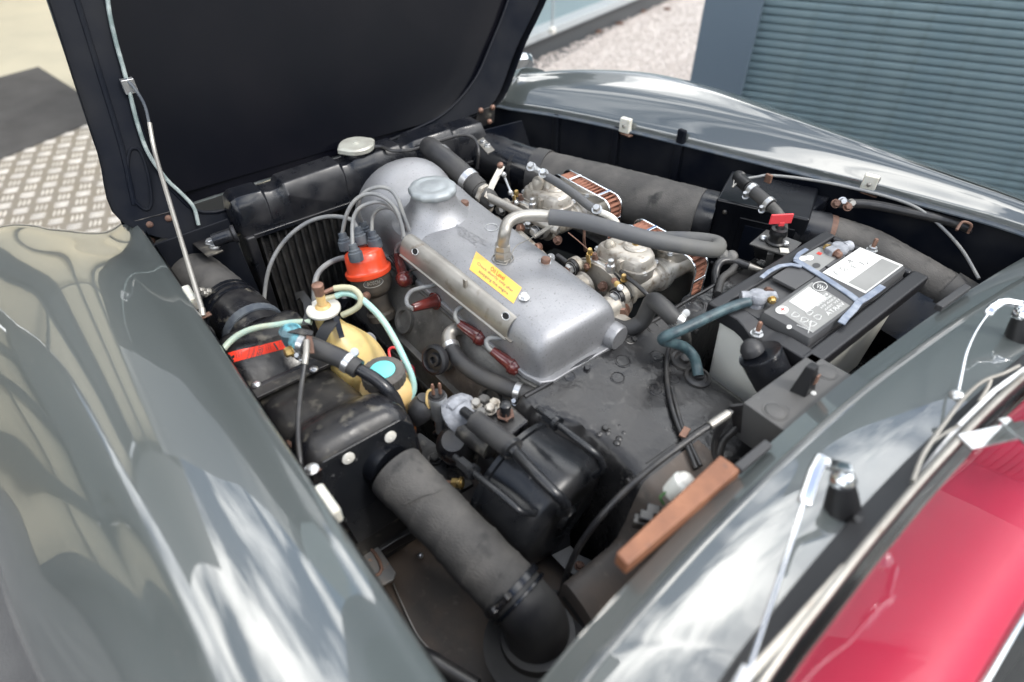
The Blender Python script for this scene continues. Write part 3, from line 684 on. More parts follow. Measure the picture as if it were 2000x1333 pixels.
# sticker
sq_ = [(917, 527), (1003, 594), (1019, 563), (930, 492)]
stk = obj('oil_level_sticker', patch(sq_, b=CB, off=.0009, n=14), MT['label_yellow'], eng, label='yellow oil level sticker')
def sub(q_, u0, u1, v0, v1):
    def f(u, v): return tuple((q_[0][i] * (1 - u) + q_[1][i] * u) * (1 - v) + (q_[3][i] * (1 - u) + q_[2][i] * u) * v for i in (0, 1))
    return [f(u0, v0), f(u1, v0), f(u1, v1), f(u0, v1)]
textquad('lettering', 'Oil Level', sub(sq_, .36, .66, .66, .90), MT['print_red'], stk, b=CB, off=.0016)
textquad('lettering', 'Check shortly only after', sub(sq_, .10, .90, .40, .62), MT['print_grey'], stk, b=CB, off=.0016)
textquad('lettering', 'stopping the engine', sub(sq_, .18, .84, .12, .34), MT['print_grey'], stk, b=CB, off=.0016)
# breather union
h_ = hit(CB, 982, 506); u0 = h_[0]
m = M().lathe(u0 - Vector((0, 0, .004)), (0, 0, 1), [(.017, 0), (.017, .008), (.0145, .009)], 24)
m.lathe(u0 + Vector((0, 0, .004)), (0, 0, 1), [(.0165, 0), (.0175, .003), (.0175, .014), (.0165, .017)], 6); m.lathe(u0 + Vector((0, 0, .021)), (0, 0, 1), [(.0145, 0), (.0155, .002), (.0155, .012), (.0125, .016)], 6)
obj('union_nut', m, MT['steel_dull'], eng, angle=30)
t0 = u0 + Vector((0, 0, .032))
pp = [t0, P(985, 458, .945), P(992, 436, .958), P(1012, 424, .962), P(1045, 421, .96), P(1082, 424, .955)]
obj('breather_pipe', M().tube(pp, .0118, 16, 6), MT['steel_dull'], eng)
bh = obj('breather_hose', M().tube([P(1073, 424, .956), P(1130, 431, .955), P(1200, 449, .95), P(1270, 468, .94), P(1330, 480, .925), P(1375, 487, .91), P(1398, 488, .895), P(1402, 477, .885), P(1375, 470, .88), P(1330, 467, .875), P(1270, 466, .86), P(1225, 455, .84)], .0155, 18, 6), MT['rubber_grey'])
tag(bh, 'thick grey breather hose looping from the cam cover pipe over the rear carburettor', 'hose')
# wire ring and spring
m = M().tube([u0 + Vector((math.cos(a) * .021, math.sin(a) * .021, .002)) for a in [i * .5 for i in range(13)]] + [P(1003, 488, .888), P(1012, 478, .893), P(1022, 473, .895), P(1045, 462, .885)], .0011, 6, 4)
rg = obj('wire_ring', m, MT['steel_dull'], eng)
m = M(); h2 = on(960, 445, CB); 
if h2:
    m.tube([h2[0] + Vector((.014 * math.cos(a), .014 * math.sin(a), .001)) for a in [i * .42 for i in range(16)]], .0008, 6, 3); obj('wire_loop', m, MT['zinc'], eng)
sp0, sp1 = P(1043, 463, .885), P(1078, 441, .885); m = M(); ax = (sp1 - sp0); X_, Y_, _a = basis(ax)
m.tube([sp0 + ax * (i / 110) + (X_ * math.cos(i * .9) + Y_ * math.sin(i * .9)) * .0042 for i in range(111)], .0008, 5, 1)
tag(obj('return_spring', m, MT['steel_dull']), 'thin coil return spring hooked on the wire beside the breather hose', 'spring')
# cylinder head and block
hd = [Vector((-1.19, y, z)) for y, z in ((.508, .758), (.49, .742), (.462, .69), (.452, .655), (.445, .56), (.74, .56), (.745, .70), (.72, .758))]
hm = M().prism(hd, (.635, 0, 0)); obj('cylinder_head', hm, MT['head_metal'], eng, bevel=.004); HB = hm.bvh()
for a, b_ in ((1000, 768), (902, 640), (868, 588), (1075, 745)): pass
for x in (-1.13, -.975, -.82, -.665): obj('plug_recess', M().lathe((x + .02, .462, .70), (0, -.8, .45), [(.03, -.02), (.03, .004), (.022, .004), (.020, -.004), (0, -.004)], 20), MT['head_metal'], eng)
obj('head_ledge', M().box((-.875, .452, .652), .315, .012, .006), MT['head_metal'], eng, bevel=.002)
textquad('cast_number', '180 010 01', [(908, 621), (940, 643), (944, 635), (912, 613)], MT['head_metal'], eng, b=HB, off=.0015)
obj('engine_block', M().box((-.88, .60, .44), .33, .16, .14), MT['black_dusty'], eng, bevel=.01)
m = M().box((-.98, .42, .50), .05, .03, .06); obj('engine_mount', m, MT['black_paint'], eng, bevel=.008)
pc = PY(853, 702, .425)
m = M().lathe(pc, (.2, -.8, .4), [(.030, 0), (.030, .01), (.024, .013), (.022, .006), (.014, .006), (.012, .012), (.007, .012), (.006, .004), (0, .004)], 28)
obj('core_plug', m, MT['black_paint'], eng)
# bolts along left of head
# spark plugs + connectors
conn = [((775, 497), (790, 545), (818, 549)), ((806, 602), (851, 588), (873, 602)), ((896, 632), (936, 658), (962, 674)), ((961, 685), (1002, 714), (1026, 726))]
CG = 'spark plug connectors along the engine'
names = ['front', 'second', 'third', 'rear']
lb = ['maroon spark plug connector pointing upward, nearest the red distributor cap', 'maroon spark plug connector lying level, second back from the distributor', 'maroon spark plug connector just above the metal elbow of the grey heater hose', 'maroon spark plug connector farthest back, nearest the black bulkhead edge']
for i, (a, b_, c) in enumerate(conn):
    z1 = .775 if i else .79
    ta, tb, tcx = P(*a, z1 + .012), P(*b_, z1 - .004), P(*c, z1 - .025)
    d_ = (tb - ta).normalized(); ln = (tb - ta).length
    cn_ = thing('plug_connector', lb[i], 'spark plug connector', tb, CG)
    m = M().lathe(ta, d_, [(.0075, 0), (.0085, .002), (.0115, ln * .5), (.0135, ln * .85), (.0165, ln * .93), (.0178, ln + .004), (.015, ln + .013), (.008, ln + .018), (0, ln + .019)], 20)
    obj('shell', m, MT['maroon'], cn_)
    obj('seam_ring', M().lathe(ta, d_, [(.0178, ln * .93), (.0186, ln * .94), (.0186, ln * .96), (.0178, ln * .97)], 20), MT['maroon'], cn_)
    obj('neck', M().tube([tb + d_ * .002, tb.lerp(tcx, .5), tcx], .011, 14, 3), MT['strap_black'], cn_)
    sp = M().lathe(tb.lerp(tcx, .62), tcx - tb, [(.009, 0), (.009, .01), (.0125, .011), (.0125, .018), (.010, .019), (.010, .028)], 6 if i else 16)
    obj('spark_plug', sp, MT['zinc'], eng) if i else obj('spark_plug', sp, MT['rust'], eng, label='rusty front spark plug')
# lead rail (inverted channel)
ra_, rb_ = P(796, 470, .862), P(1007, 633, .848)
dr = (rb_ - ra_).normalized(); sd_ = dr.cross(Vector((0, 0, 1))).normalized()
if sd_.y > 0: sd_ = -sd_
upv = sd_.cross(dr); upv = upv if upv.z > 0 else -upv
rail = thing('lead_rail', 'dull steel channel that carries the ignition leads along the cam cover', 'lead conduit', ra_)
prof = [(-.020, -.006), (-.020, .004), (-.014, .011), (-.004, .014), (.006, .012), (.015, .003), (.020, -.010), (.021, -.024), (.024, -.026), (.024, -.028), (.0195, -.026), (.0185, -.011), (.0138, .0018), (.0055, .0105), (-.004, .0122), (-.0132, .0095), (-.0184, .0034), (-.0185, -.006)]
rm = M().loft([[p0 + sd_ * a + upv * b_ for a, b_ in prof] for p0 in (ra_, rb_)])
obj('channel', rm, MT['steel_dull'], rail, angle=40); RB = rm.bvh()
for a, b_ in ((811, 492), (988, 618)):
    h_ = hit(RB, a, b_)
    if h_:
        hl_ = M(); X2 = dr; Y2 = h_[1].cross(dr)
        ring = [h_[0] + h_[1] * .0008 + X2 * math.cos(t) * .009 + Y2 * math.sin(t) * .0065 for t in [k * math.pi / 10 for k in range(20)]]
        hl_.add(ring, [tuple(range(20))]); hl_.open = True; obj('hole', hl_, MT['deep_black'], rail)  # flat black disc, painted in place of the shade inside a hole
        ring.append(ring[0]); obj('hole_rim', M().tube(ring, .0009, 6, 1), MT['zinc'], rail)
for a, b_ in ((910, 558), (1000, 640)):
    h_ = hit(RB, a, b_)
    if h_: obj('wire_clip', M().box(h_[0] + h_[1] * .002, .004, .003, .014, rot=dr.to_track_quat('X', 'Z').to_matrix()), MT['steel_dull'], rail, bevel=.001)
for (a, b_, c_) in (((833, 470), (841, 462), (838, 438)), ((1012, 612), (1024, 604), (1024, 584))):
    h1, h0 = hit(CB, *c_), None
    p2 = h1[0] + h1[1] * .002; p1 = P(*b_, .85); p0 = P(*a, .852)
    obj('rail_bracket', M().strip([p0, p1, p2, p2 + (p2 - p1).normalized() * .008], .014, .0022, h1[1]), MT['steel_dull'], rail, bevel=.0006)
    obj('bracket_bolt', M().hexa(p2 + h1[1] * .001, h1[1], .0075, .008), MT['zinc'], rail)
obj('end_tab', M().box(rb_ + dr * .006 + sd_ * .018 - upv * .022, .008, .006, .0015), MT['steel_dull'], rail, bevel=.0006)
# boss plate on the cover's rear left
# rear cover bung, reddish block corner beyond
obj('rear_bung', M().lathe((-.575, .70, .79), (1, .1, 0), [(.026, 0), (.026, .02), (.023, .025), (0, .025)], 24), MT['alu_cast'], eng)
obj('red_bracket', M().box((-.60, .765, .715), .03, .05, .01), MT['copper'], eng, bevel=.002)
# ------------------------------------------------------------------ DISTRIBUTOR AND LEADS
dt = P(703, 474, .855); db_ = P(724, 545, .775); dax = (dt - db_).normalized()
dist = thing('distributor', 'ignition distributor with a bright red cap and five grey boots', 'distributor', db_ - dax * .1)
D0 = P(720, 530, .79)
cap_prof = [(.049, -.004), (.050, 0), (.050, .006), (.0455, .008), (.0435, .012), (.0425, .030), (.0405, .044), (.036, .049), (.030, .051), (.014, .052), (0, .052)]
m = M().lathe(D0, dax, cap_prof, 48, sq=lambda a: 1 + .012 * math.cos(a * 4))
obj('cap', m, MT['red_cap'], dist)
bs_ = obj('housing', M().lathe(D0 - dax * .003, -dax, [(.044, 0), (.044, .03), (.041, .040), (.034, .046), (.027, .052), (.026, .09), (.032, .095), (.032, .11)], 32), mat('housing_brown', (.05, .045, .04), .55, metal=.3, col2=(.09, .075, .06), vs=30), dist)
hb = M().lathe(D0 - dax * .003, -dax, [(.044, 0), (.044, .03), (.041, .040), (.034, .046)], 48).bvh()
qb = [(708, 566), (750, 556), (748, 542), (708, 551)]
m = M(); rg_ = []
for k in range(20):
    a = k * math.pi / 10; c = (729 + 19 * math.cos(a), 553 - 3.5 * math.cos(a) * 1.1 + 9 * math.sin(a)); h_ = hit(hb, *c)
    if h_: rg_.append(h_[0] + h_[1] * .0006)
if len(rg_) > 12:
    m.add(rg_, [tuple(range(len(rg_)))]); m.open = True; bdg = obj('badge', m, MT['label_dark'], dist)
    obj('badge_rim', M().tube(rg_ + [rg_[0]], .0007, 5, 1), MT['steel_dull'], bdg)
    textquad('lettering', 'BOSCH', [(718, 559), (742, 554), (741, 547), (717, 552)], MT['steel_dull'], bdg, b=hb, off=.0012)
obj('vacuum_capsule', M().lathe(P(668, 575, .76), (.3, -.3, -.8), [(.02, 0), (.022, .006), (.012, .02), (.005, .03)], 20), MT['black_paint'], dist)
obj('clamp_screw', M().hexa(P(716, 578, .765), (0.6, -.6, .4), .007, .01, n=10), MT['copper'], dist)
obj('terminal_arm', M().tube([P(762, 500, .8), P(775, 520, .79), P(780, 545, .77)], .0035, 8), MT['strap_black'], dist)
boots = [((676, 482), (673, 452)), ((696, 504), (693, 476)), ((733, 478), (728, 450)), ((715, 460), (708, 432)), ((704, 470), (697, 440))]
order = []
for i, (a, b_) in enumerate(boots):
    zb = [.842, .842, .842, .842, .850][i]
    p0 = P(*a, zb); p1 = p0 + dax * .030
    L_ = (p1 - p0).length
    obj('boot', M().lathe(p0 - dax * .006, dax, [(.0150, 0), (.0155, .004), (.0148, .018), (.0122, .020), (.0122, .024), (.0095, .026), (.0085, .036), (.0055, .037)], 20), MT['boot_grey'], dist)
    order.append(p1)
def lead(idx, pts, lbl, r=.0042, name='ignition_lead', mt='cable_grey', grp='ignition leads from the red distributor cap'):
    o = obj(name, M().tube(([order[idx] - dax * .002] if idx is not None else []) + pts, r, 10, 6), MT[mt]); tag(o, lbl, 'ignition lead', grp); return o
lead(0, [P(675, 425, .905), P(687, 400, .93), (P(704, 384, .945)), P(728, 379, .95), P(752, 388, .945), P(772, 408, .925), P(784, 438, .895), P(789, 462, .872)], 'grey ignition lead from the leftmost boot, arching behind the others to the rail')
lead(3, [P(700, 415, .90), P(701, 395, .93), P(712, 376, .95), P(738, 366, .96), P(762, 371, .955), P(777, 390, .94), P(788, 420, .91), P(800, 452, .875)], 'grey ignition lead with the highest arch, from the rear boot of the cap')
lead(1, [P(688, 443, .895), P(693, 419, .915), P(708, 403, .93), P(736, 395, .935), P(760, 402, .925), P(777, 422, .905), P(786, 446, .88), P(787, 468, .86)], 'grey ignition lead from the front boot, arching low in front of the cap')
lead(2, [P(727, 430, .89), P(732, 416, .905), P(745, 407, .915), P(762, 407, .915), P(780, 420, .905), P(793, 438, .89), P(800, 458, .868)], 'grey ignition lead from the right hand boot, the shortest arch')
lead(4, [P(688, 431, .885), P(665, 424, .885), P(636, 424, .875), (P(603, 434, .86)), P(572, 455, .84), P(546, 484, .81), P(528, 518, .78), P(519, 555, .74), P(515, 596, .70)], 'grey ignition lead sweeping left across the radiator to the coil boot', r=.0046)
coil = thing('ignition_coil', 'ignition coil with a grey rubber boot, low in front of the radiator', 'ignition coil', P(523, 640, .60))
obj('boot', M().lathe(P(519, 628, .665), P(516, 590, .71) - P(519, 628, .665), [(.021, 0), (.021, .01), (.0165, .026), (.015, .034), (.008, .037), (.006, .05)], 24), MT['boot_grey'], coil)
obj('body', M().lathe(P(519, 628, .665), (0, .1, -1), [(.024, 0), (.028, .004), (.028, .1)], 24), MT['black_paint'], coil)
obj('coil_bracket', M().box(P(550, 642, .66), .05, .02, .004, rz=.4), MT['rust'], coil, bevel=.002)
# leads from rail to connectors
def wire(name, pts, r, mt, lbl, cat='wire', grp=None, n=10):
    o = obj(name, M().tube(pts, r, n, 6), MT[mt]); tag(o, lbl, cat, grp); return o
PG = 'short ignition leads from the rail to the plug connectors'
wire('plug_lead', PP([(858, 535, .83), (858, 548, .815), (845, 558, .81), (822, 563, .808), (803, 570, .80), (794, 584, .79), (797, 598, .785), (807, 603, .787)]), .0048, 'cable_grey', 'grey plug lead looping to the second connector, which lies level', 'ignition lead', PG)
wire('plug_lead', PP([(930, 586, .83), (924, 594, .82), (908, 597, .812), (894, 605, .806), (889, 618, .80), (896, 632, .79)]), .0048, 'cable_grey', 'grey plug lead curving into the third connector, above the metal elbow', 'ignition lead', PG)
wire('plug_lead', PP([(1007, 648, .82), (998, 657, .815), (978, 661, .81), (958, 661, .806), (950, 668, .80), (954, 680, .793), (962, 686, .788)]), .0048, 'cable_grey', 'grey plug lead curving into the rear connector, nearest the bulkhead', 'ignition lead', PG)
wire('plug_lead', PP([(793, 470, .85), (780, 478, .83), (774, 488, .815), (775, 498, .803)]), .0048, 'cable_grey', 'grey plug lead dropping to the front connector, below the rail end', 'ignition lead', PG)
wire('thin_wire', PP([(803, 540, .80), (802, 530, .812), (815, 526, .82), (840, 529, .824), (868, 540, .826), (900, 557, .828), (935, 590, .82), (965, 613, .818), (1000, 638, .82), (1016, 655, .815), (1026, 680, .80), (1021, 712, .78), (1022, 735, .765), (1030, 745, .76)]), .0028, 'cable_black', 'thin black wire clipped along under the steel lead rail')
# heater hose under the plugs
hs = thing('heater_hose', 'fat dusty grey heater hose sloping back under the maroon connectors', 'hose', P(950, 730, .70))
obj('hose', M().tube(PP([(879, 672, .752), (888, 692, .748), (905, 712, .746), (935, 733, .745), (970, 750, .745), (1005, 763, .745), (1050, 775, .745)]), .0155, 18, 6), MT['rubber'], hs)
obj('elbow', M().tube(PP([(906, 642, .76), (890, 643, .765), (877, 654, .762), (878, 674, .753)]), [.012, .013, .0135, .0145], 16, 5), MT['steel_dull'], hs)
def clamp(p, ax, r, par, screw=True, mt='zinc', wd=.006, name='hose_clamp', sdir=None):
    ax = Vector(ax).normalized(); c = obj(name, M().lathe(p - ax * wd, ax, [(r, 0), (r + .0015, .0006), (r + .0015, wd * 2 - .0006), (r, wd * 2)], 24), MT[mt], par)
    if screw:
        s_ = Vector(sdir) if sdir else Vector((.4, -.8, -.1)); s_ = (s_ - ax * s_.dot(ax)).normalized()
        obj('clamp_screw', M().hexa(p + s_ * (r + .004) - s_.cross(ax) * .008, s_.cross(ax), .0055, .018), MT['zinc'], par)
    return c
clamp(P(881, 678, .752), P(888, 692, .748) - P(878, 665, .755), .0157, hs, sdir=(-.2, -.4, -.8))
clamp(P(1012, 765, .745), P(1050, 775, .745) - P(990, 757, .745), .0157, hs, sdir=(0, -.8, -.5))
# ------------------------------------------------------------------ RADIATOR
rad = thing('radiator', 'black radiator with a ribbed header tank and upright fins', 'radiator', (-1.38, .63, .35))
ryl, ryr = .285, 1.0; zx = -1.395
def tk(y, sx, zt, zb):   # chamfered box section
    xr, xf = zx + sx, zx - sx; c = .018
    return [Vector(p) for p in ((xr, y, zb), (xr, y, zt - c * 1.3), (xr - c, y, zt), (xf + c, y, zt), (xf, y, zt - c), (xf, y, zb))]
secs = [(.272, .028, .852, .80), (.280, .042, .873, .79), (.292, .047, .880, .785), (.352, .047, .880, .785), (.356, .040, .872, .79), (.372, .041, .869, .79), (.384, .041, .869, .79), (.394, .044, .872, .785), (.404, .048, .882, .78), (.55, .048, .888, .78), (.556, .042, .878, .785), (.570, .043, .877, .785), (.582, .044, .878, .785), (.592, .048, .886, .78), (.72, .048, .890, .78), (.727, .042, .880, .785), (.745, .042, .880, .785), (.754, .046, .884, .78), (.765, .048, .890, .78), (.88, .048, .890, .78), (.886, .043, .880, .785), (.90, .043, .880, .785), (.908, .046, .884, .78), (.985, .046, .882, .78), (.998, .030, .86, .79)]
obj('header_tank', M().loft([tk(*q) for q in secs]), MT['black_paint'], rad, bevel=.004, seg=2, angle=60)
obj('tank_seam', M().box((zx + .047, .645, .786), .006, .345, .006), MT['black_paint'], rad, bevel=.002)
obj('core', M().box((zx, .645, .56), .022, .33, .22), MT['deep_black'], rad)
fn = obj('fin', M().box((zx + .028, .318, .56), .012, .0028, .215), MT['fins'], rad)
for i in range(1, 34): share(fn, (0, .0198 * i, 0), rad)
m = M()
for k in range(70): m.box((zx + .026, .645, .37 + k * .0058), .008, .327, .0005)
obj('cooling_tubes', m, MT['fins'], rad, kind='stuff')
obj('side_frame', M().box((zx + .01, .292, .57), .045, .012, .22), MT['black_paint'], rad, bevel=.006)
obj('side_frame', M().box((zx + .01, .985, .57), .045, .014, .22), MT['black_paint'], rad, bevel=.006)
nk = P(697, 292, .895); 
obj('filler_neck', M().lathe(nk - Vector((0, 0, .02)), (0, 0, 1), [(.036, 0), (.034, .012), (.032, .02)], 28), MT['black_paint'], rad)
cp = obj('radiator_cap', M().lathe(nk + Vector((0, 0, .002)), (0, 0, 1), [(.040, -.002), (.044, .001), (.044, .010), (.040, .014), (.02, .0155), (.008, .0155), (.007, .019), (0, .0195)], 48, sq=lambda a: 1 + .16 * max(0, math.cos(a * 2)) ** 10), mat('cap_pale', (.50, .50, .44), .45, metal=.4, col2=(.40, .39, .34), vs=30), rad)
obj('overflow_tube', M().tube(PP([(728, 288, .895), (745, 287, .895), (768, 295, .893), (810, 292, .892), (850, 278, .892), (895, 265, .892), (918, 266, .89), (930, 278, .88), (935, 300, .86), (932, 330, .82)]), .0045, 8), MT['cable_black'], rad)
mb = thing('radiator_bracket', 'black mounting bracket with two pale bolts, left of the radiator', 'bracket', P(415, 480, .82))
obj('plate', M().prism(PP([(375, 474, .825), (408, 461, .825), (436, 489, .825), (406, 501, .825)]), (0, 0, -.004)), MT['black_dusty'], mb, bevel=.001)
obj('flange', M().prism([P(375, 474, .824), P(406, 501, .824), P(406, 501, .79), P(380, 478, .79)], (.003, -.001, 0)), MT['black_dusty'], mb)
obj('bush', M().lathe(P(425, 468, .84), (.2, 1, .1), [(.014, -.01), (.015, 0), (.015, .03), (.02, .034), (.02, .04)], 20), MT['black_paint'], mb)
for a, b_ in ((411, 474), (420, 482)): obj('bolt', M().hexa(P(a, b_, .825), (0, 0, 1), .009, .008), MT['zinc'], mb)
mb2 = thing('radiator_bracket', 'pale metal mounting bracket between the radiator and the far air duct', 'bracket', P(945, 280, .86))
obj('plate', M().prism(PP([(930, 276, .87), (944, 268, .87), (966, 292, .87), (952, 300, .87)]), (0, 0, -.004)), MT['steel_dull'], mb2, bevel=.001)
for a, b_ in ((943, 279), (952, 286)): obj('bolt', M().hexa(P(a, b_, .87), (0, 0, 1), .008, .007), MT['zinc'], mb2)
# top hose
th = thing('radiator_hose', 'black top hose from the radiator to the front of the engine with two steel bands', 'hose', P(895, 340, .85))
pa, pb_ = P(852, 298, .895), P(936, 372, .845)
obj('hose', M().tube([P(838, 288, .89), pa, P(894, 332, .872), pb_], .0265, 20, 5), MT['rubber'], th)
clamp(P(861, 305, .889), pb_ - pa, .0268, th, screw=False, wd=.009); clamp(P(915, 352, .860), pb_ - pa, .0268, th, screw=False, wd=.009)
obj('thermostat_neck', M().tube([P(925, 362, .852), P(950, 385, .835), P(958, 396, .82)], .024, 18, 3), MT['rubber'], th)
# ------------------------------------------------------------------ CARBURETTORS
def carb(label, fdx=0):
    t = thing('carburettor', label, 'carburettor', (-.685, .87, .78), 'twin side draught carburettors')
    cx, cy, U = -.695, .862, .022
    # twin barrels
    for dx_ in (-.045, .045):
        obj('barrel', M().lathe((cx + dx_, cy - .045, .785), (0, 1, 0), [(.030, 0), (.030, .012), (.025, .016), (.025, .035), (.027, .04), (.027, .085), (.032, .089), (.032, .098), (.036, .10), (.036, .112)], 28), MT['carb_metal'], t)
    obj('body', M().box((cx, cy - .00, .785), .055, .040, .030), MT['carb_metal'], t, bevel=.008, seg=3)
    # bowl: rounded block
    rings = []
    for z, s_ in ((.785, .94), (.79, 1.0), (.812, 1.0), (.8125, 1.06), (.817, 1.06), (.8175, .98), (.836, .94), (.842, .88), (.845, .74)):
        ring = []
        for k in range(32):
            a = 2 * math.pi * k / 32; c, s2 = math.cos(a), math.sin(a)
            rr = 1 + .07 * math.cos(3 * a + .5)
            ring.append(Vector((cx + .062 * s_ * rr * math.copysign(abs(c) ** .6, c), cy + .004 + .043 * s_ * rr * math.copysign(abs(s2) ** .6, s2), z + U * .6 + .004 * c)))
        rings.append(ring)
    obj('float_bowl', M().loft(rings), MT['carb_metal'], t, angle=40)
    obj('bowl_boss', M().dome((cx - .028, cy - .02, .855), (0, 0, 1), .013, .014, 18), MT['carb_metal'], t)
    obj('bowl_boss', M().box((cx + .02, cy - .036, .838), .006, .008, .014), MT['carb_metal'], t, bevel=.003)
    ld = obj('inspection_lid', M().lathe((cx + .012, cy + .014, .858), (0, 0, 1), [(.026, 0), (.026, .004), (.022, .007), (.014, .006), (.011, .0075), (0, .0075)], 28), MT['carb_metal'], t)
    obj('lid_screw', M().hexa((cx + .012, cy + .014, .865), (0, 0, 1), .006, .005), MT['brass'], ld)
    for dx_, dy_ in ((-.062, -.02), (.065, -.012), (.05, .04), (-.05, .04)):
        obj('lid_bolt', M().hexa((cx + dx_, cy + dy_, .829), (0, 0, 1), .005, .006), MT['zinc'], t)
    # flange with rubber rings
    for s_, nm in ((0, 'flange'), (.010, 'rubber_ring'), (.016, 'flange')):
        ring = []
        for k in range(40):
            a = 2 * math.pi * k / 40; c, s2 = math.cos(a), math.sin(a)
            ring.append(Vector((cx - .01 + .084 * c * (abs(c) ** .25), cy - .062 + s_, .792 + .036 * s2 * (1 - .30 * abs(c) ** 3))))
        # end lugs
        obj(nm, M().prism(ring, (0, .0095 if nm == 'flange' else .005, 0)), MT['carb_metal' if nm == 'flange' else 'strap_black'], t, bevel=.0015)
    for dx_ in (-.076, .056):
        lug = obj('flange_lug', M().lathe((cx + dx_, cy - .074, .797), (0, 1, 0), [(.022, 0), (.022, .014)], 24), MT['carb_metal'], t)
        obj('rubber_washer', M().lathe((cx + dx_, cy - .075, .797), (0, -1, .0), [(.020, 0), (.019, .006), (.013, .007)], 24), MT['strap_black'], t)
        obj('flange_bolt', M().hexa((cx + dx_, cy - .080, .797), (0, -1, 0), .0125, .012), MT['zinc'], t)
    # front plate with linkage
    obj('linkage_plate', M().box((cx - .02, cy - .050, .812), .034, .006, .016), MT['zinc'], t, bevel=.003)
    for dx_, dz, mt_ in ((-.055, .824, 'brass'), (-.04, .820, 'rust'), (.0, .815, 'copper'), (.045, .812, 'brass')):
        obj('jet_screw', M().hexa((cx + dx_, cy - .048, dz + .008), (0, -.2, 1), .0058, .014), MT[mt_], t)
    lv = obj('throttle_lever', M().strip([Vector((cx - .05, cy - .064, .80)), Vector((cx - .035, cy - .070, .822)), Vector((cx - .045, cy - .066, .842))], .012, .003, (0, -1, 0)), MT['brass'], t, bevel=.001)
    obj('lever_screw', M().hexa((cx - .038, cy - .072, .82), (0, -1, .1), .0065, .006), MT['copper'], lv)
    obj('banjo_union', M().lathe((cx + .01, cy - .052, .822), (0, -.1, 1), [(.009, 0), (.009, .02), (.006, .022), (.006, .032), (0, .034)], 14), MT['zinc'], t)
    for k in range(3):
        obj('adjuster', M().lathe((cx + .03 + k * .012, cy - .05 - .004 * k, .812), (.3, -.8, .5), [(.004, 0), (.004, .02), (.0065, .02), (.0065, .025), (0, .026)], 10), MT[('copper', 'brass', 'zinc')[k]], t)
    return t
c2_ = carb('rear carburettor, pale cast metal, closer to the battery')
c1_ = dup(c2_, (-.975, .905, .785), 'front carburettor, pale cast metal, closer to the radiator')
fl_ = thing('air_filter', 'rear pleated brown air filter in a chrome frame', 'air filter', (-.69, 1.02, .78), 'air filters on the carburettors')
def stad(cx, y, cz, hx, hz, r, n=10):
    pts = []
    for (sx, sz, a0) in ((1, 1, 0), (-1, 1, 90), (-1, -1, 180), (1, -1, 270)):
        for k in range(n + 1):
            a = R(a0 + 90 * k / n); pts.append(Vector((cx + sx * (hx - r) + r * math.cos(a), y, cz + sz * (hz - r) + r * math.sin(a))))
    return pts
fx, fz, hx, hz = -.665, .802, .098, .056
for y, nm in ((.925, 'inner_plate'), (.964, 'outer_plate')):
    a = stad(fx, y, fz, hx + .006, hz + .006, .03)
    obj(nm, M().prism(a, (0, .005, 0)), MT['chrome'], fl_, bevel=.002, seg=3)
# pleats
base_ = stad(fx, .929, fz, hx, hz, .026, 8); per = []
tot = []
pts = base_ + [base_[0]]
for a, b_ in zip(pts, pts[1:]):
    d_ = (b_ - a).length; tot.append(d_)
LT = sum(tot); npl = 46
for k in range(npl * 4):
    t = LT * (k // 4 + (0, .42, .55, .88)[k % 4]) / npl; i = 0
    while i < len(tot) - 1 and t > tot[i]: t -= tot[i]; i += 1
    p = pts[i].lerp(pts[i + 1], t / max(tot[i], 1e-6)); c = Vector((fx, p.y, fz)); dd = (p - c).normalized()
    per.append(p - dd * (.012 if k % 4 > 1 else 0))
obj('pleated_element', M().loft([per, [p + Vector((0, .036, 0)) for p in per]], cap0=False, cap1=False), MT['pleat'], fl_, angle=10)
for dx_ in (-.04, .06): obj('strap', M().strip([Vector((fx + dx_, .928, fz + hz + .006)), Vector((fx + dx_, .967, fz + hz + .006))], .007, .003), MT['chrome'], fl_, bevel=.001)
obj('strap', M().strip([Vector((fx + hx + .005, .928, fz + .01)), Vector((fx + hx + .005, .967, fz + .01))], .006, .002, (1, 0, 0)), MT['chrome'], fl_, bevel=.0006)
dup(fl_, (-.965, 1.055, .782), 'front pleated brown air filter in a chrome frame')
# manifold between head and carbs
mf = M().box((-.83, .755, .745), .26, .03, .03); obj('inlet_manifold', mf, MT['carb_metal'], eng, bevel=.01, seg=3)
for x in (-1.03, -.94, -.73, -.64): obj('manifold_runner', M().lathe((x, .735, .775), (0, 1, .05), [(.03, 0), (.026, .02), (.026, .045), (.03, .05)], 20), MT['carb_metal'], eng)
h0 = P(1210, 607, .77)
obj('manifold_plug', M().lathe(h0 + Vector((-.02, .02, -.004)), (.7, -.6, .15), [(.027, 0), (.027, .012), (.022, .013), (.020, .018), (.016, .020)], 24), MT['carb_metal'], eng)
obj('plug_nut', M().hexa(h0, (.7, -.6, .15), .0165, .018), MT['copper'], eng)
for k, (a, b_, z, mt_) in enumerate(((1018, 446, .80, 'copper'), (1052, 484, .80, 'copper'), (1076, 505, .80, 'zinc'), (1104, 532, .80, 'copper'), (1160, 590, .80, 'zinc'), (1090, 470, .80, 'rust'), (1130, 556, .79, 'brass'), (1178, 560, .80, 'rust'), (998, 428, .80, 'zinc'))):
    obj('manifold_nut', M().hexa(P(a, b_, z), (.1, -.8, .5), .0085, .012), MT[mt_], eng)
obj('balance_pipe', M().tube(PP([(1010, 452, .79), (1050, 490, .785), (1100, 540, .785), (1150, 585, .785)]), .009, 12, 4), MT['carb_metal'], eng)
obj('drain_hose', M().tube(PP([(1088, 500, .775), (1120, 520, .77), (1150, 512, .775), (1168, 490, .79)]), .007, 10, 5), MT['cable_black'], eng)
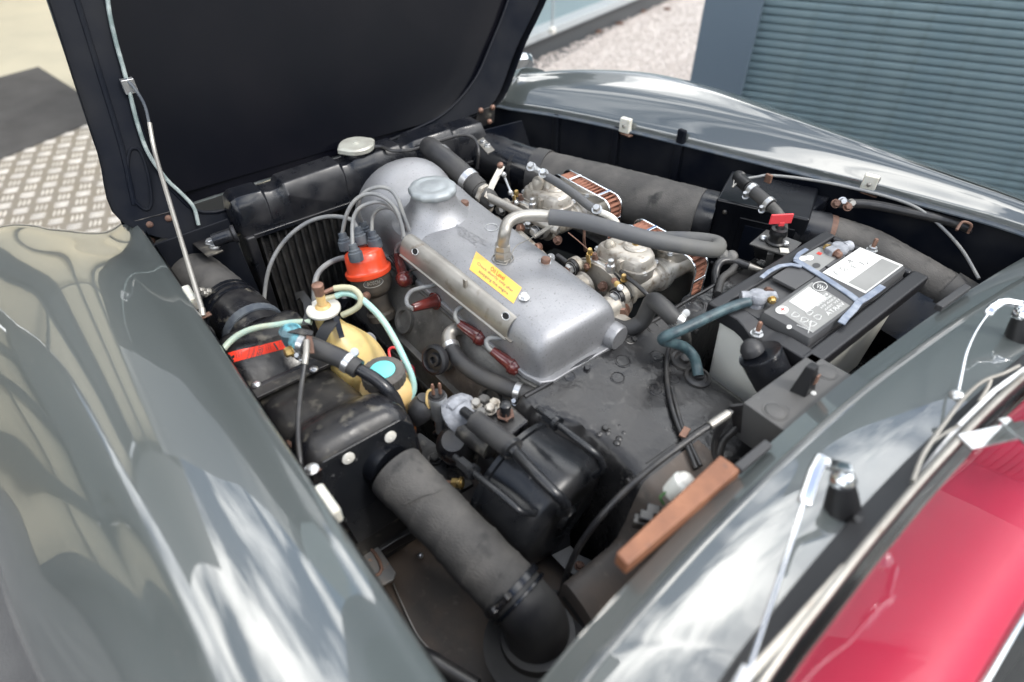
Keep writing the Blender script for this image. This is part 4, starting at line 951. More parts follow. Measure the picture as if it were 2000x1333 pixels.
# throttle shaft and lever
ts = thing('throttle_linkage', 'pale throttle tube with an upright lever and pull rod beside the cam cover', 'linkage', P(1000, 400, .83))
obj('shaft', M().tube(PP([(935, 376, .845), (1000, 408, .835), (1090, 452, .82)]), .0105, 16, 3), MT['steel_dull'], ts)
obj('shaft_flange', M().lathe(P(944, 380, .842), P(1000, 408, .835) - P(935, 376, .845), [(.026, -.006), (.026, .004), (.016, .006), (.014, .014)], 6), MT['carb_metal'], ts, bevel=.002)
obj('lever', M().strip(PP([(950, 388, .845), (962, 360, .86), (981, 323, .885)]), .016, .0035, (1, -.6, .3)), MT['steel_dull'], ts, bevel=.001)
obj('lever_ball', M().dome(P(979, 323, .888), (0, -1, .3), .008, .012, 12), MT['copper'], ts)
obj('pull_rod', M().tube(PP([(983, 340, .872), (996, 372, .85), (1010, 400, .83)]), .0032, 8, 3), MT['zinc'], ts)
for a in ((985, 343, .872), (998, 378, .847), (1009, 398, .832)): obj('rod_joint', M().dome(P(*a), (0, -.5, 1), .0065, .01, 12), MT['zinc'], ts)
for k, a in enumerate(((930, 372, .84), (940, 362, .845), (921, 382, .83), (962, 396, .83), (955, 408, .80), (1010, 425, .79), (1032, 440, .79))):
    obj('fixing', M().hexa(P(*a), (.3, -.4, .8), .009, .012), MT[('zinc', 'carb_metal', 'copper')[k % 3]], ts)
# fuel hose over the front carburettor
fh = thing('fuel_hose', 'short speckled black fuel hose over the front carburettor with pale unions', 'hose', P(1120, 380, .9))
obj('hose', M().tube(PP([(1066, 344, .905), (1090, 358, .905), (1125, 382, .90), (1150, 402, .892), (1172, 415, .885)]), .0098, 14, 5), MT['rubber_grey'], fh)
obj('union', M().tube(PP([(1040, 328, .905), (1052, 335, .906), (1064, 342, .905)]), .008, 12, 3), MT['zinc'], fh)
obj('union', M().tube(PP([(1170, 414, .885), (1185, 420, .88), (1198, 428, .872), (1206, 440, .86)]), .0075, 12, 3), MT['white_plastic'], fh)
for a in ((1038, 327, .91), (1062, 340, .912), (1166, 410, .893)): obj('union_bolt', M().hexa(P(*a), (.2, -.5, .8), .009, .012), MT['zinc'], fh)
obj('banjo', M().lathe(P(1052, 362, .87), (0, 0, 1), [(.013, -.01), (.016, 0), (.016, .012), (.012, .018), (.006, .02)], 16), MT['carb_metal'], fh)
obj('banjo_post', M().lathe(P(1072, 372, .86), (0, 0, 1), [(.016, -.02), (.016, .006), (.013, .010), (.013, .022), (.008, .03)], 16), MT['carb_metal'], fh)
wire('throttle_cable', PP([(1213, 530, .83), (1225, 542, .828), (1243, 556, .82), (1262, 574, .81), (1275, 584, .80)]), .0045, 'cable_black', 'short black choke cable running back from the rear carburettor', 'cable')
wire('linkage_wire', PP([(1110, 455, .85), (1140, 480, .84), (1165, 505, .83)]), .0012, 'copper', 'thin rusty link wire between the two carburettors', 'wire')
wire('link_rod', PP([(1141, 448, .87), (1141, 470, .84), (1143, 490, .80)]), .003, 'rust', 'short rusty upright rod beside the front carburettor', 'rod')
# large far ducts
def ductthing(name, lbl, cat, segs, loc, grp=None):
    t = thing(name, lbl, cat, loc, grp)
    for nm, pts, r, mt_ in segs: obj(nm, M().tube(pts, r, 40, 14, helix=(.022, 38)) if mt_ == 'duct' else M().tube(pts, r, 28, 6), MT[mt_], t)
    return t
a_ = [P(900, 305, .80), P(960, 322, .80), P(1050, 338, .80)]
fd = ductthing('far_air_duct', 'wide dark fabric air duct running along the far side to the black heater box', 'duct', [
    ('fabric_tube', [Vector((-1.17, 1.055, .775)), Vector((-1.03, 1.115, .775)), Vector((-.90, 1.165, .775)), Vector((-.765, 1.215, .775))], .066, 'duct'),
    ('metal_elbow', [Vector((-1.40, .985, .79)), Vector((-1.28, 1.015, .785)), Vector((-1.16, 1.06, .775))], .062, 'black_paint')], (-1, 1.1, .77))
obj('tape_band', M().tube([Vector((-1.20, 1.043, .776)), Vector((-1.165, 1.058, .776))], .069, 28, 2), MT['rubber'], fd)
obj('clamp_ring', M().tube([Vector((-1.255, 1.024, .779)), Vector((-1.245, 1.028, .779))], .0655, 28, 2), MT['black_dusty'], fd)
nd_ = ductthing('far_rear_duct', 'long grey rubber air duct dropping back beside the battery to the scuttle', 'duct', [
    ('rubber_tube', [Vector((-.52, 1.345, .79)), P(1690, 485, .775), P(1780, 535, .76), P(1860, 582, .745)], .047, 'duct'),
    ('end_sleeve', [P(1840, 570, .749), P(1900, 608, .735), P(1960, 650, .72)], .051, 'rubber'),
    ('inlet', [Vector((-.57, 1.31, .795)), Vector((-.51, 1.35, .79))], .050, 'black_paint')], P(1750, 500, .75))
clamp(Vector((-.505, 1.352, .788)), Vector((.8, .45, -.1)), .048, nd_, mt='rust', wd=.008, sdir=(-.3, -.8, -.3), name='rusty_clamp')
# far heater box
hb_ = thing('far_heater_box', 'black metal heater housing with a pressed panel, under the far wing', 'heater housing', (-.66, 1.3, .6))
rzb = R(24); rb2 = Matrix.Rotation(rzb, 3, 'Z')
cB = Vector((-.655, 1.315, .75))
hbm = M().box(cB, .105, .085, .098, rot=rb2); obj('housing', hbm, MT['black_gloss'], hb_, bevel=.006)
fn_ = rb2 @ Vector((0, -1, 0)); fxx = rb2 @ Vector((1, 0, 0))
fc_ = cB + fn_ * .086
m = M(); 
obj('front_panel', M().box(fc_ + fxx * .02, .062, .002, .066, rot=rb2), MT['black_gloss'], hb_, bevel=.0018)
obj('panel_recess', M().box(fc_ + fxx * .02 + fn_ * .002, .046, .0015, .05, rot=rb2), MT['inner_black'], hb_, bevel=.001)
for a in (.07, -.02, -.075): obj('rivet', M().dome(fc_ - fxx * .078 + Vector((0, 0, a)), fn_, .006, .004, 12), MT['black_dusty'], hb_)
obj('seam_ridge', M().box(fc_ - fxx * .058, .0025, .003, .097, rot=rb2), MT['black_gloss'], hb_, bevel=.001)
obj('inlet_collar', M().tube([Vector((-.80, 1.205, .775)), Vector((-.73, 1.235, .775))], .064, 28, 2), MT['black_paint'], hb_)
top2 = PP([(1515, 385, .835), (1540, 366, .835), (1622, 385, .835), (1565, 430, .835)])
obj('rear_housing', M().prism(top2, (0, 0, -.16)), MT['black_paint'], hb_, bevel=.004)
obj('lower_flange', M().prism([P(1545, 432, .80), P(1600, 458, .80), P(1598, 478, .76), P(1545, 470, .76)], (-.003, .003, 0)), MT['black_paint'], hb_, bevel=.001)
# heater hose + valve on box
vh = thing('heater_hose', 'short grey hose with two bright clamps on the black heater housing, behind the red key', 'hose', P(1480, 390, .87))
hp = PP([(1444, 350, .895), (1462, 366, .893), (1490, 389, .885), (1505, 402, .88), (1520, 418, .87), (1528, 440, .85), (1526, 468, .82)])
obj('hose', M().tube(hp[1:4], .0145, 16, 5), MT['rubber'], vh)
obj('pipe', M().tube(hp[3:], .0115, 16, 5), MT['head_metal'], vh)
obj('elbow', M().tube([P(1446, 342, .90), hp[0], hp[1]], .015, 16, 4), MT['strap_black'], vh)
clamp(hp[1].lerp(hp[2], .25), hp[2] - hp[1], .0148, vh, sdir=(0, -.8, -.5)); clamp(hp[2].lerp(hp[3], .75), hp[3] - hp[2], .0148, vh, sdir=(0, -.8, -.5))
obj('cable_bracket', M().tube(PP([(1432, 366, .885), (1436, 348, .897), (1448, 340, .90), (1456, 350, .895), (1440, 358, .892), (1430, 366, .885)]), .0022, 8, 4), MT['steel_dull'], vh)
wire('control_cable', PP([(1440, 357, .892), (1456, 350, .893), (1478, 346, .893), (1500, 343, .893), (1550, 347, .893), (1620, 358, .892), (1700, 376, .89), (1762, 394, .885), (1800, 412, .875), (1840, 445, .85), (1880, 490, .83), (1912, 545, .81)]), .0034, 'cable_grey', 'thin pale control cable arching from the far heater to the scuttle', 'cable')
obj_ = obj('cable_clip', M().box(P(1501, 349, .889), .008, .004, .010), MT['copper'], bevel=.001); tag(obj_, 'small coppery clip holding the pale control cable', 'clip')
wire('wing_harness', PP([(1640, 398, .86), (1700, 400, .865), (1780, 416, .865), (1850, 432, .862), (1890, 446, .855), (1925, 470, .83), (1955, 500, .79), (1975, 540, .75)]), .0105, 'cable_black', 'thick glossy black pipe running along the far inner wing', 'pipe', n=14)
tag(obj('pipe_clip', M().tube(PP([(1868, 450, .875), (1880, 434, .885), (1897, 440, .88), (1890, 456, .86)]), .003, 8, 4), MT['rust']), 'rusty clip round the thick black pipe on the far wing', 'clip')
jn = thing('pipe_junction', 'small rusty pipe junction at the front end of the thick black wing pipe', 'pipe fitting', P(1640, 395, .86))
for k, a in enumerate(((1632, 398, .862), (1645, 394, .866), (1655, 404, .86), (1662, 398, .864))): obj('nut', M().hexa(P(*a), (.5, -.6, .5), .008, .012), MT[('rust', 'zinc', 'copper', 'steel_dull')[k]], jn)
tag(obj('grommet_screw', M().dome(P(1716, 428, .80), (0, -1, .3), .006, .006, 12), MT['white_plastic']), 'small white screw head on the far inner wing', 'screw')
# hidden clutter between engine and far wing: dark starter area
# ------------------------------------------------------------------ KILL SWITCH
ks = thing('battery_switch', 'battery cut-off switch with a flat red key, on a black bracket beside the battery', 'battery switch', P(1513, 470, .82))
obj('bracket_plate', M().prism(PP([(1464, 476, .835), (1497, 448, .835), (1566, 474, .835), (1540, 500, .835)]), (0, 0, -.004)), MT['relay_grey'], ks, bevel=.001)
obj('bracket_leg', M().prism([P(1470, 480, .832), P(1540, 501, .832), P(1540, 520, .78), P(1475, 505, .78)], (-.003, .003, 0)), MT['black_paint'], ks)
kb = P(1514, 474, .838)
obj('switch_body', M().lathe(kb, (0, 0, 1), [(.0195, 0), (.020, .003), (.0165, .006), (.0155, .012), (.0165, .018), (.018, .020), (.018, .028), (.0165, .032), (.0165, .034), (.010, .036), (.0085, .042)], 28), MT['strap_black'], ks)
kd = Vector((.52, .80, 0)).normalized()
ktop = kb + Vector((0, 0, .052)); rk = kd.to_track_quat('X', 'Z').to_matrix()
obj('key', M().box(ktop + kd * -.004 + Vector((0, 0, .006)), .0245, .0022, .0115, rot=rk), MT['red_key'], ks, bevel=.0018, seg=3)
obj('key_stem', M().box(kb + Vector((0, 0, .044)), .006, .003, .006, rot=rk), MT['red_key'], ks, bevel=.001)
obj('strap', M().strip(PP([(1510, 480, .836), (1505, 497, .825), (1500, 520, .79)]), .014, .002, (.5, -.6, .6)), MT['rubber'], ks)
for a in ((1491, 466, .838), (1534, 477, .838)): obj('screw', M().dome(P(*a), (0, 0, 1), .0085, .008, 16), MT['zinc'], ks)
obj('tag_plate', M().box(P(1532, 490, .837), .009, .009, .001, rz=R(40)), MT['white_plastic'], ks)
lk = thing('cable_joint', 'black sleeved cable ends with a pale crimp, between rear air filter and battery', 'cable', P(1430, 515, .79))
obj('sleeve', M().tube(PP([(1398, 560, .76), (1398, 530, .785), (1408, 512, .795), (1430, 510, .795), (1462, 520, .79)]), .009, 12, 5), MT['cable_black'], lk)
obj('crimp', M().tube(PP([(1460, 519, .791), (1478, 525, .789), (1490, 528, .788)]), [.008, .006, .004], 12, 3), MT['steel_dull'], lk)
for a in ((1412, 500, .80), (1428, 502, .80)): obj('nut', M().lathe(P(*a), (.4, -.5, .6), [(.012, 0), (.014, .006), (.010, .012), (0, .014)], 16), MT['head_metal'], lk)
obj('second_cable', M().tube(PP([(1440, 512, .79), (1428, 530, .785), (1410, 545, .78), (1402, 575, .775)]), .008, 12, 4), MT['rubber'], lk)
# ------------------------------------------------------------------ BATTERY
bx0, bx1, by0, by1 = -.452, -.268, .852, 1.225
tray = thing('battery_box', 'pale grey battery box under the black clamp frame', 'battery box', ((bx0 + bx1) / 2, (by0 + by1) / 2, .62))
def rect(x0, x1, y0, y1, z, r=.012, n=4, notch=0):
    pts = []
    for (cx, cy, a0) in ((x1 - r, y1 - r, 0), (x0 + r, y1 - r, 90), (x0 + r, y0 + r, 180), (x1 - r, y0 + r, 270)):
        for k in range(n + 1): a = R(a0 + 90 * k / n); pts.append(Vector((cx + r * math.cos(a), cy + r * math.sin(a), z)))
    return pts
m = M().loft([rect(bx0 + .012, bx1 - .014, by0 + .012, by1 - .014, .62), rect(bx0 + .002, bx1 - .002, by0 + .003, by1 - .003, .842)])
obj('box_walls', m, MT['box_pale'], tray, bevel=.003)
bat = thing('battery', 'black car battery with grey printed labels and a blue grey carry handle', 'battery', ((bx0 + bx1) / 2, (by0 + by1) / 2, .64))
obj('case', M().loft([rect(-.44, -.284, .872, 1.222, .66, .006), rect(-.44, -.284, .872, 1.222, .850, .006)]), MT['battery_black'], bat, bevel=.002)
obj('terminal_deck', M().box((-.415, 1.048, .851), .03, .17, .004), MT['battery_grey'], bat, bevel=.002)
# raised lid block: near part and far part, one moulding
zl = .870
xi = -.386
m = M().loft([rect(xi, -.288, .878, 1.222, .846, .004), rect(xi, -.288, .878, 1.222, .862, .004), rect(xi + .003, -.291, .881, 1.219, zl, .004)])
obj('lid', m, MT['battery_grey'], bat, angle=30)  # greyer than the case: sky reflected on the lid is put into its colour
obj('middle_cover', M().prism([(-.386, .99, .862), (-.386, 1.10, .862), (-.425, 1.10, .862), (-.437, 1.085, .862), (-.437, .99, .862)], (0, 0, .0065)), MT['battery_grey'], bat, bevel=.0015)
obj('middle_cover', M().prism([(-.386, 1.105, .862), (-.386, 1.165, .862), (-.437, 1.165, .862), (-.437, 1.11, .862)], (0, 0, .0068)), MT['battery_grey'], bat, bevel=.0015)
L1 = [(1512, 604), (1590, 648), (1662, 591), (1575, 550)]
L1 = [(1514, 604), (1587, 651), (1660, 598), (1586, 552)]
l1 = obj('near_label', patch(L1, z=zl, off=.0007, n=2), MT['label_grey'], bat, label='grey label with white warning pictograms')
L2 = [(1606, 533), (1690, 574), (1764, 519), (1680, 484)]
l2 = obj('far_label', patch(L2, z=zl, off=.0007, n=2), MT['label_white'], bat, label='worn white label with scribbles')
L3 = [(1556, 508), (1598, 531), (1640, 500), (1598, 484)]
l3 = obj('small_label', patch(L3, z=.8688, off=.0008, n=2), MT['label_grey'], bat)
obj('blank_field', patch(sub(L1, .05, .52, .32, .86), z=zl, off=.0012, n=2), MT['label_white'], l1)
def disc(px, py, rx, ry, z, off, mt_, par, nm, lab=None, rim=None):
    m = M(); pts = [P(px + rx * math.cos(a), py + ry * math.sin(a), z) + Vector((0, 0, off)) for a in [k * math.pi / 12 for k in range(24)]]
    m.add(pts, [tuple(range(24))]); m.open = True; o = obj(nm, m, MT[mt_], par); return o
disc(1527, 607, 13, 8, zl, .0014, 'label_white', l1, 'round_mark'); disc(1601, 561, 16, 10, zl, .0014, 'label_dark', l1, 'round_mark')
disc(1541, 640, 5, 4, zl, .0014, 'label_white', bat, 'white_dot')
for nm_, (c_, rx, ry, w_) in {'emblem_ring': ((1601, 561), 14, 8.6, .0009)}.items():
    obj(nm_, M().tube([P(c_[0] + rx * math.cos(a), c_[1] + ry * math.sin(a), zl) + Vector((0, 0, .0016)) for a in [k * math.pi / 12 for k in range(25)]], w_, 5, 1), MT['label_white'], l1)
textquad('emblem', 'VW', [(1593, 564), (1606, 570), (1611, 562), (1597, 555)], MT['print_white'], l1, z=zl, off=.0018)
textquad('lettering', '+', [(1520, 606), (1530, 612), (1536, 606), (1526, 600)], MT['print_red'], l1, z=zl, off=.0019)
textquad('lettering', 'VARTA', [(1652, 595), (1618, 618), (1610, 613), (1643, 591)], MT['print_white'], l1, z=zl, off=.0014)
for i in range(4):
    o_ = i * 7
    textquad('lettering', ['12V 70Ah', '630A EN', '80038', 'E 38'][i], [(1640 - o_ * 1.1, 588 - o_ * .55), (1612 - o_ * 1.1, 608 - o_ * .55), (1609 - o_ * 1.1, 605 - o_ * .55), (1637 - o_ * 1.1, 585 - o_ * .55)], MT['print_white'], l1, z=zl, off=.0013)
pics = [(1553, 616), (1570, 626), (1586, 634), (1580, 612), (1597, 621)]
for i, (a, b_) in enumerate(pics):
    pts = [P(a + 7 * math.cos(t) * (1 + .3 * math.sin(3 * t + i)), b_ + 4.5 * math.sin(t), zl) + Vector((0, 0, .0014)) for t in [k * math.pi / 5 for k in range(11)]]
    obj('pictogram', M().tube(pts, .0007, 4, 2), MT['print_white'], l1)
for a, b_ in (((1556, 636), (1588, 650)), ((1584, 628), (1578, 652)), ((1560, 628), (1582, 645))):
    obj('pictogram', M().tube([P(*a, zl) + Vector((0, 0, .0014)), P(*b_, zl) + Vector((0, 0, .0014))], .0007, 4, 1), MT['print_white'], l1)
rnd = random.Random(11)
for k, (u, v, s_) in enumerate([(.12, .12, .16), (.14, .3, .18), (.22, .48, .2), (.3, .62, .14), (.38, .70, .10), (.1, .55, .12)]):
    pts = []
    for i in range(9):
        q_ = sub(L2, u + s_ * i / 9, 1, v + rnd.uniform(-.035, .035), 1)[0]; pts.append(P(q_[0], q_[1], zl) + Vector((0, 0, .0014)))
    obj('scribble', M().tube(pts, .0004, 4, 3), MT['print_grey'], l2)
obj('faded_field', patch(sub(L2, .55, .97, .05, .95), z=zl, off=.0010, n=2), MT['label_grey'], l2)
for i in range(3): disc(1568 + i * 13, 506 + i * 7 - (i == 1) * 8, 8, 5, .8688, .0014, ('label_white', 'print_white', 'label_dark')[i], l3, 'round_mark')
obj('red_mark', patch([(1594, 497), (1602, 500), (1606, 496), (1598, 493)], z=.8688, off=.0016, n=1), MT['print_red'], l3)
# handle
def hs_(lst, wd=.010, z=zl + .002, th=.0035): return M().strip([P(a, b_, z) for a, b_ in lst], wd, th)
hn = obj('handle', hs_([(1553, 508), (1575, 521), (1600, 536), (1630, 556), (1660, 576), (1678, 590)], .014), MT['handle_grey'], bat, bevel=.0015)
for l_ in ([(1487, 543), (1503, 530), (1523, 520), (1545, 517), (1566, 521)], [(1576, 487), (1560, 497), (1553, 508)], [(1678, 590), (1668, 604), (1652, 620), (1643, 632)], [(1678, 590), (1692, 582), (1712, 568), (1724, 559)]):
    obj('handle_arm', hs_(l_, .009 if l_[0][0] < 1600 else .013, zl + .0032), MT['handle_grey'], bat, bevel=.0015)
# terminals
def terminal(px, py, lbl, dirv):
    p = P(px, py, .866)
    t = thing('battery_terminal', lbl, 'battery terminal', p)
    obj('post', M().lathe(p - Vector((0, 0, .012)), (0, 0, 1), [(.016, 0), (.015, .006), (.0095, .008), (.0088, .026)], 20), MT['lead_alloy'], t)
    d_ = Vector(dirv).normalized(); s_ = Vector((-d_.y, d_.x, 0)); rot_ = d_.to_track_quat('X', 'Z').to_matrix()
    obj('clamp_ring', M().lathe(p, (0, 0, 1), [(.010, .0), (.0165, 0), (.0175, .003), (.0175, .012), (.0155, .015), (.010, .015)], 24), MT['lead_alloy'], t)
    obj('clamp_ears', M().box(p + d_ * .022 + Vector((0, 0, .008)), .012, .010, .007, rot=rot_), MT['lead_alloy'], t, bevel=.003)
    obj('cable_socket', M().tube([p - d_ * .012 + Vector((0, 0, .006)), p - d_ * .03 + Vector((0, 0, .005))], .0115, 16, 2), MT['lead_alloy'], t)
    obj('clamp_bolt', M().hexa(p + d_ * .022 + s_ * .010 + Vector((0, 0, .009)), s_, .0075, .012), MT['copper'], t)
    obj('clamp_bolt', M().hexa(p + d_ * .022 - s_ * .010 + Vector((0, 0, .009)), -s_, .0065, .008), MT['brass'], t)
    return t
t1 = terminal(1478, 586, 'corroded grey clamp on the near battery post, holding the teal cable', (.62, .70, 0))
t2 = terminal(1637, 492, 'corroded pale clamp on the far battery post', (-.2, -.9, 0))
wire('battery_cable', PP([(1462, 590, .868), (1440, 596, .868), (1400, 612, .866), (1350, 636, .862), (1318, 650, .858), (1297, 659, .85), (1296, 666, .838), (1312, 670, .825), (1336, 678, .805), (1353, 694, .79), (1360, 712, .775), (1364, 734, .762)]), .0098, 'cable_teal', 'thick verdigris stained battery cable bending down into the bulkhead grommet', 'cable', n=16)
# clamp frame
fr = thing('battery_clamp', 'black clamp frame around the top of the battery box', 'clamp frame', ((bx0 + bx1) / 2, (by0 + by1) / 2, .84))
fx0, fx1, fy0, fy1 = -.470, -.250, .838, 1.240
def bar(y0, y1, x0, x1, zt=.862, zb=.832, nm='frame_bar'):
    return obj(nm, M().box(((x0 + x1) / 2, (y0 + y1) / 2, (zt + zb) / 2), (x1 - x0) / 2, (y1 - y0) / 2, (zt - zb) / 2), MT['battery_black'], fr, bevel=.005, seg=3)
# near edge (with hollow), far edge, and the long sides
bar(fy0, fy1, fx1 - .03, fx1)
bar(fy0, fy1, fx0, fx0 + .026)
bar(fy1 - .016, fy1 - .0005, fx0 + .026, fx1 - .03, .861)
nf = []
for k in range(13):
    t = k / 12; x = fx0 + .02 + (fx1 - fx0 - .04) * t; dpt = .022 * math.sin(math.pi * min(1, max(0, (t - .25) / .5))) ** 2
    nf.append((x, dpt))
m = M().loft([[Vector((x, fy0 + .0005, .861 - d_)), Vector((x, fy0 + .034, .861 - d_ * .3)), Vector((x, fy0 + .034, .834)), Vector((x, fy0 + .0005, .832 - d_ * .8))] for x, d_ in nf])
obj('frame_bar', m, MT['battery_black'], fr, bevel=.003)
for a, b_, z in ((1478, 652, .856), (1703, 488, .862)):
    p = P(a, b_, z); obj('stud', M().lathe(p, (0, 0, 1), [(.0042, 0), (.0042, .024), (.003, .026), (0, .0265)], 12), MT['copper'], fr)
    obj('nut', M().hexa(p - Vector((0, 0, .001)), (0, 0, 1), .0085, .009), MT['zinc'], fr)
# ------------------------------------------------------------------ RELAY BOX, HORN CAN
rl = thing('fuse_box', 'grey fuse box cover with a black thumb knob, against the scuttle edge', 'fuse box', P(1555, 760, .80))
tp_ = PP([(1452, 786, .862), (1585, 689, .862), (1672, 737, .862), (1538, 846, .862)])
obj('cover', M().prism(tp_, (0, 0, -.075)), MT['relay_grey'], rl, bevel=.002)
for a, b_ in ((1515, 803), (1613, 726)):
    p = P(a, b_, .8622); obj('raised_disc', M().lathe(p - Vector((0, 0, .001)), (0, 0, 1), [(.0205, 0), (.0195, .0015), (.0165, .0005), (.0155, .002), (.014, .0028), (0, .0028)], 28), MT['relay_grey'], rl)
kp = P(1566, 760, .862); kd2 = Vector((.10, .9, 0)).normalized()
v_ = [kp + Vector((-.010, -.020, 0)), kp + Vector((.014, -.014, 0)), kp + Vector((.014, .016, 0)), kp + Vector((-.010, .014, 0)), kp + Vector((-.006, -.008, .050)), kp + Vector((.008, -.006, .052)), kp + Vector((.006, .010, .050)), kp + Vector((-.006, .010, .050))]
obj('knob', M().add(v_, [(3, 2, 1, 0), (4, 5, 6, 7), (0, 1, 5, 4), (1, 2, 6, 5), (2, 3, 7, 6), (3, 0, 4, 7)]), MT['strap_black'], rl, bevel=.002)
obj('knob_spring', M().box(kp + Vector((.0145, .0, .032)), .0012, .005, .009), MT['copper'], rl, bevel=.0006)
for t_, q_ in (('5', [(1495, 772), (1502, 767), (1498, 763), (1491, 768)]), (')', [(1478, 784), (1486, 779), (1482, 774), (1474, 779)]), ('0.', [(1542, 802), (1550, 796), (1545, 790), (1538, 796)]), ('C', [(1596, 757), (1604, 752), (1598, 747), (1591, 752)])):
    textquad('lettering', t_, q_, MT['print_grey'], rl, z=.862, off=.0008)
obj('paint_dot', M().dome(P(1588, 768, .862), (0, 0, 1), .005, .002, 12), MT['label_white'], rl)
obj('side_bracket', M().prism([P(1425, 790, .85), P(1452, 787, .858), P(1460, 850, .80), P(1430, 838, .80)], (.004, -.002, 0)), MT['black_dusty'], rl, bevel=.001)
cn3 = thing('round_relay', 'black cylindrical can with a rubber boot, between the battery and the fuse box', 'relay', P(1500, 735, .80))
c0, c1 = P(1484, 690, .862), P(1512, 745, .815); cax = (c1 - c0).normalized()
obj('can', M().lathe(c0, cax, [(.030, .002), (.0355, 0), (.0365, .003), (.035, .008), (.034, .062), (.030, .066), (0, .066)], 36), MT['black_paint'], cn3)
obj('rim_plate', M().lathe(c0, cax, [(0, .004), (.034, .004), (.034, .006)], 30), MT['black_dusty'], cn3)
obj('rubber_boot', M().lathe(c0 + cax * .005 - Vector((.012, .004, 0)), -cax, [(.019, 0), (.019, .01), (.015, .018), (.008, .024), (0, .025)], 20), MT['rubber'], cn3)
wire('loom', PP([(1430, 800, .84), (1415, 822, .82), (1400, 850, .79), (1395, 880, .765), (1402, 905, .75)]), .0055, 'cable_black', 'black wire looping down from the left end of the fuse box', 'wire')
wire('loom', PP([(1450, 815, .82), (1432, 840, .80), (1412, 862, .78), (1405, 890, .76), (1412, 912, .745)]), .007, 'cable_black', 'thicker black wire close under the left end of the fuse box', 'wire')
# ------------------------------------------------------------------ CABLES OVER THE SHELF
h1 = on(1307, 690)[0]
hl1 = [on(a, b_)[0] + Vector((0, 0, z_)) for a, b_, z_ in ((1310, 672, .012), (1303, 695, .008), (1301, 725, .006), (1304, 765, .006), (1312, 805, .007), (1326, 845, .007), (1342, 885, .010), (1357, 925, .012))]
wire('shelf_wire', hl1, .0042, 'cable_black', 'black sleeved wire running down the bulkhead shelf to the copper clip', 'wire')
wire('shelf_wire', [p + Vector((0, .0095 + .002 * math.sin(i * 2.), -.002)) for i, p in enumerate(hl1[3:])], .0038, 'cable_black', 'second black wire beside the sleeved wire below the copper clip', 'wire')
tag(obj('wire_clip', M().box(on(1332, 856)[0] + Vector((0, .004, .011)), .006, .012, .0025, rz=.3), MT['copper'], bevel=.001), 'small copper clip holding two black wires on the bulkhead shelf', 'clip')
wire('speedometer_cable', PP([(1098, 1155, .56), (1108, 1118, .62), (1130, 1070, .69), (1165, 1020, .75), (1215, 965, .79), (1280, 908, .815), (1345, 860, .83), (1392, 828, .84), (1428, 805, .845)]), .0052, 'cable_black', 'long black cable curving from the footwell up across the shelf to the fuse box', 'cable', n=12)
tag(obj('cable_ferrule', M().tube(PP([(1386, 832, .8405), (1422, 808, .846)]), .0068, 12, 2), MT['steel_dull']), 'pale metal ferrule at the upper end of the long black cable', 'ferrule')
# bulkhead rubber hose near rear of engine
bh2 = thing('water_hose', 'thick black hose arching behind the cam cover with a slotted steel clamp', 'hose', P(1280, 600, .83))
obj('hose', M().tube(PP([(1190, 634, .775), (1222, 643, .778), (1252, 630, .79), (1266, 605, .82), (1276, 588, .845), (1292, 598, .85), (1312, 618, .84), (1330, 636, .825)]), .0165, 18, 6), MT['rubber'], bh2)
obj('pipe', M().tube([P(1326, 632, .828), P(1338, 650, .81), on(1338, 690)[0] + Vector((0, 0, .02)), on(1337, 705)[0]], .0095, 14, 5), MT['head_metal'], bh2)
clamp(P(1322, 627, .832), P(1330, 636, .825) - P(1305, 610, .845), .0168, bh2, sdir=(.1, .8, .5), wd=.007)
# tan bar
tb = thing('tan_bar', 'narrow brown block lying against the scuttle edge', 'wooden block', P(1330, 990, .86))
tq = PP([(1203, 1080, .892), (1407, 888, .892), (1448, 916, .892), (1226, 1104, .892)])
obj('block', M().prism(tq, (0, 0, -.024)), MT['tan_bar'], tb, bevel=.003, seg=3)
sc = thing('white_socket', 'pale round socket with green wire half hidden behind the brown block', 'socket', P(1335, 945, .84))
obj('body', M().lathe(P(1310, 965, .83), P(1345, 938, .86) - P(1310, 965, .83), [(.014, 0), (.016, .01), (.018, .028), (.014, .034), (0, .035)], 20), MT['box_pale'], sc)
obj('lens', M().dome(P(1338, 942, .855), (.2, .4, .8), .015, .012, 18), MT['white_plastic'], sc)
obj('green_wire', M().tube(PP([(1296, 985, .83), (1290, 972, .84), (1300, 962, .84)]), .0018, 6), mat('wire_green', (.04, .13, .03), .5), sc)
for k, a in enumerate(((1262, 1012, .80), (1275, 1000, .80), (1250, 1020, .79))): obj('terminal_block', M().box(P(*a), .010, .008, .008, rz=.6), MT['black_dusty'], sc, bevel=.002)
# ------------------------------------------------------------------ BRAKE SERVO GROUP
sv = thing('brake_servo', 'large black brake servo drum with bent vacuum pipes, standing on the shelf', 'brake servo', P(1050, 1000, .60))
s0, s1 = P(1003, 925, .655), P(1092, 1000, .645); sax = (s1 - s0).normalized()
c_ = s0
prof_ = [(.05, -.014), (.085, -.012), (.106, -.003), (.113, .0), (.113, .008), (.108, .011), (.109, .05), (.110, .096), (.108, .108), (.101, .119), (.090, .125), (.062, .127), (.056, .121), (.024, .122), (.020, .130), (0, .130)]
dm = M().lathe(c_, sax, prof_, 56); obj('drum', dm, MT['servo_black'], sv, angle=50); DB = dm.bvh()
for k in (-1, 1):
    a = hit(DB, 1010 + k * 60, 900 - k * 20)
for (pa_, pb2) in (((1000, 975), (945, 1055)), ((1075, 885), (1150, 915))):
    h_ = hit(DB, *pa_)
def on_d(px, py, off):
    h_ = hit(DB, px, py); return h_[0] + h_[1] * off if h_ else None
pz = [P(890, 795, .77), P(915, 812, .775), P(950, 838, .785)]
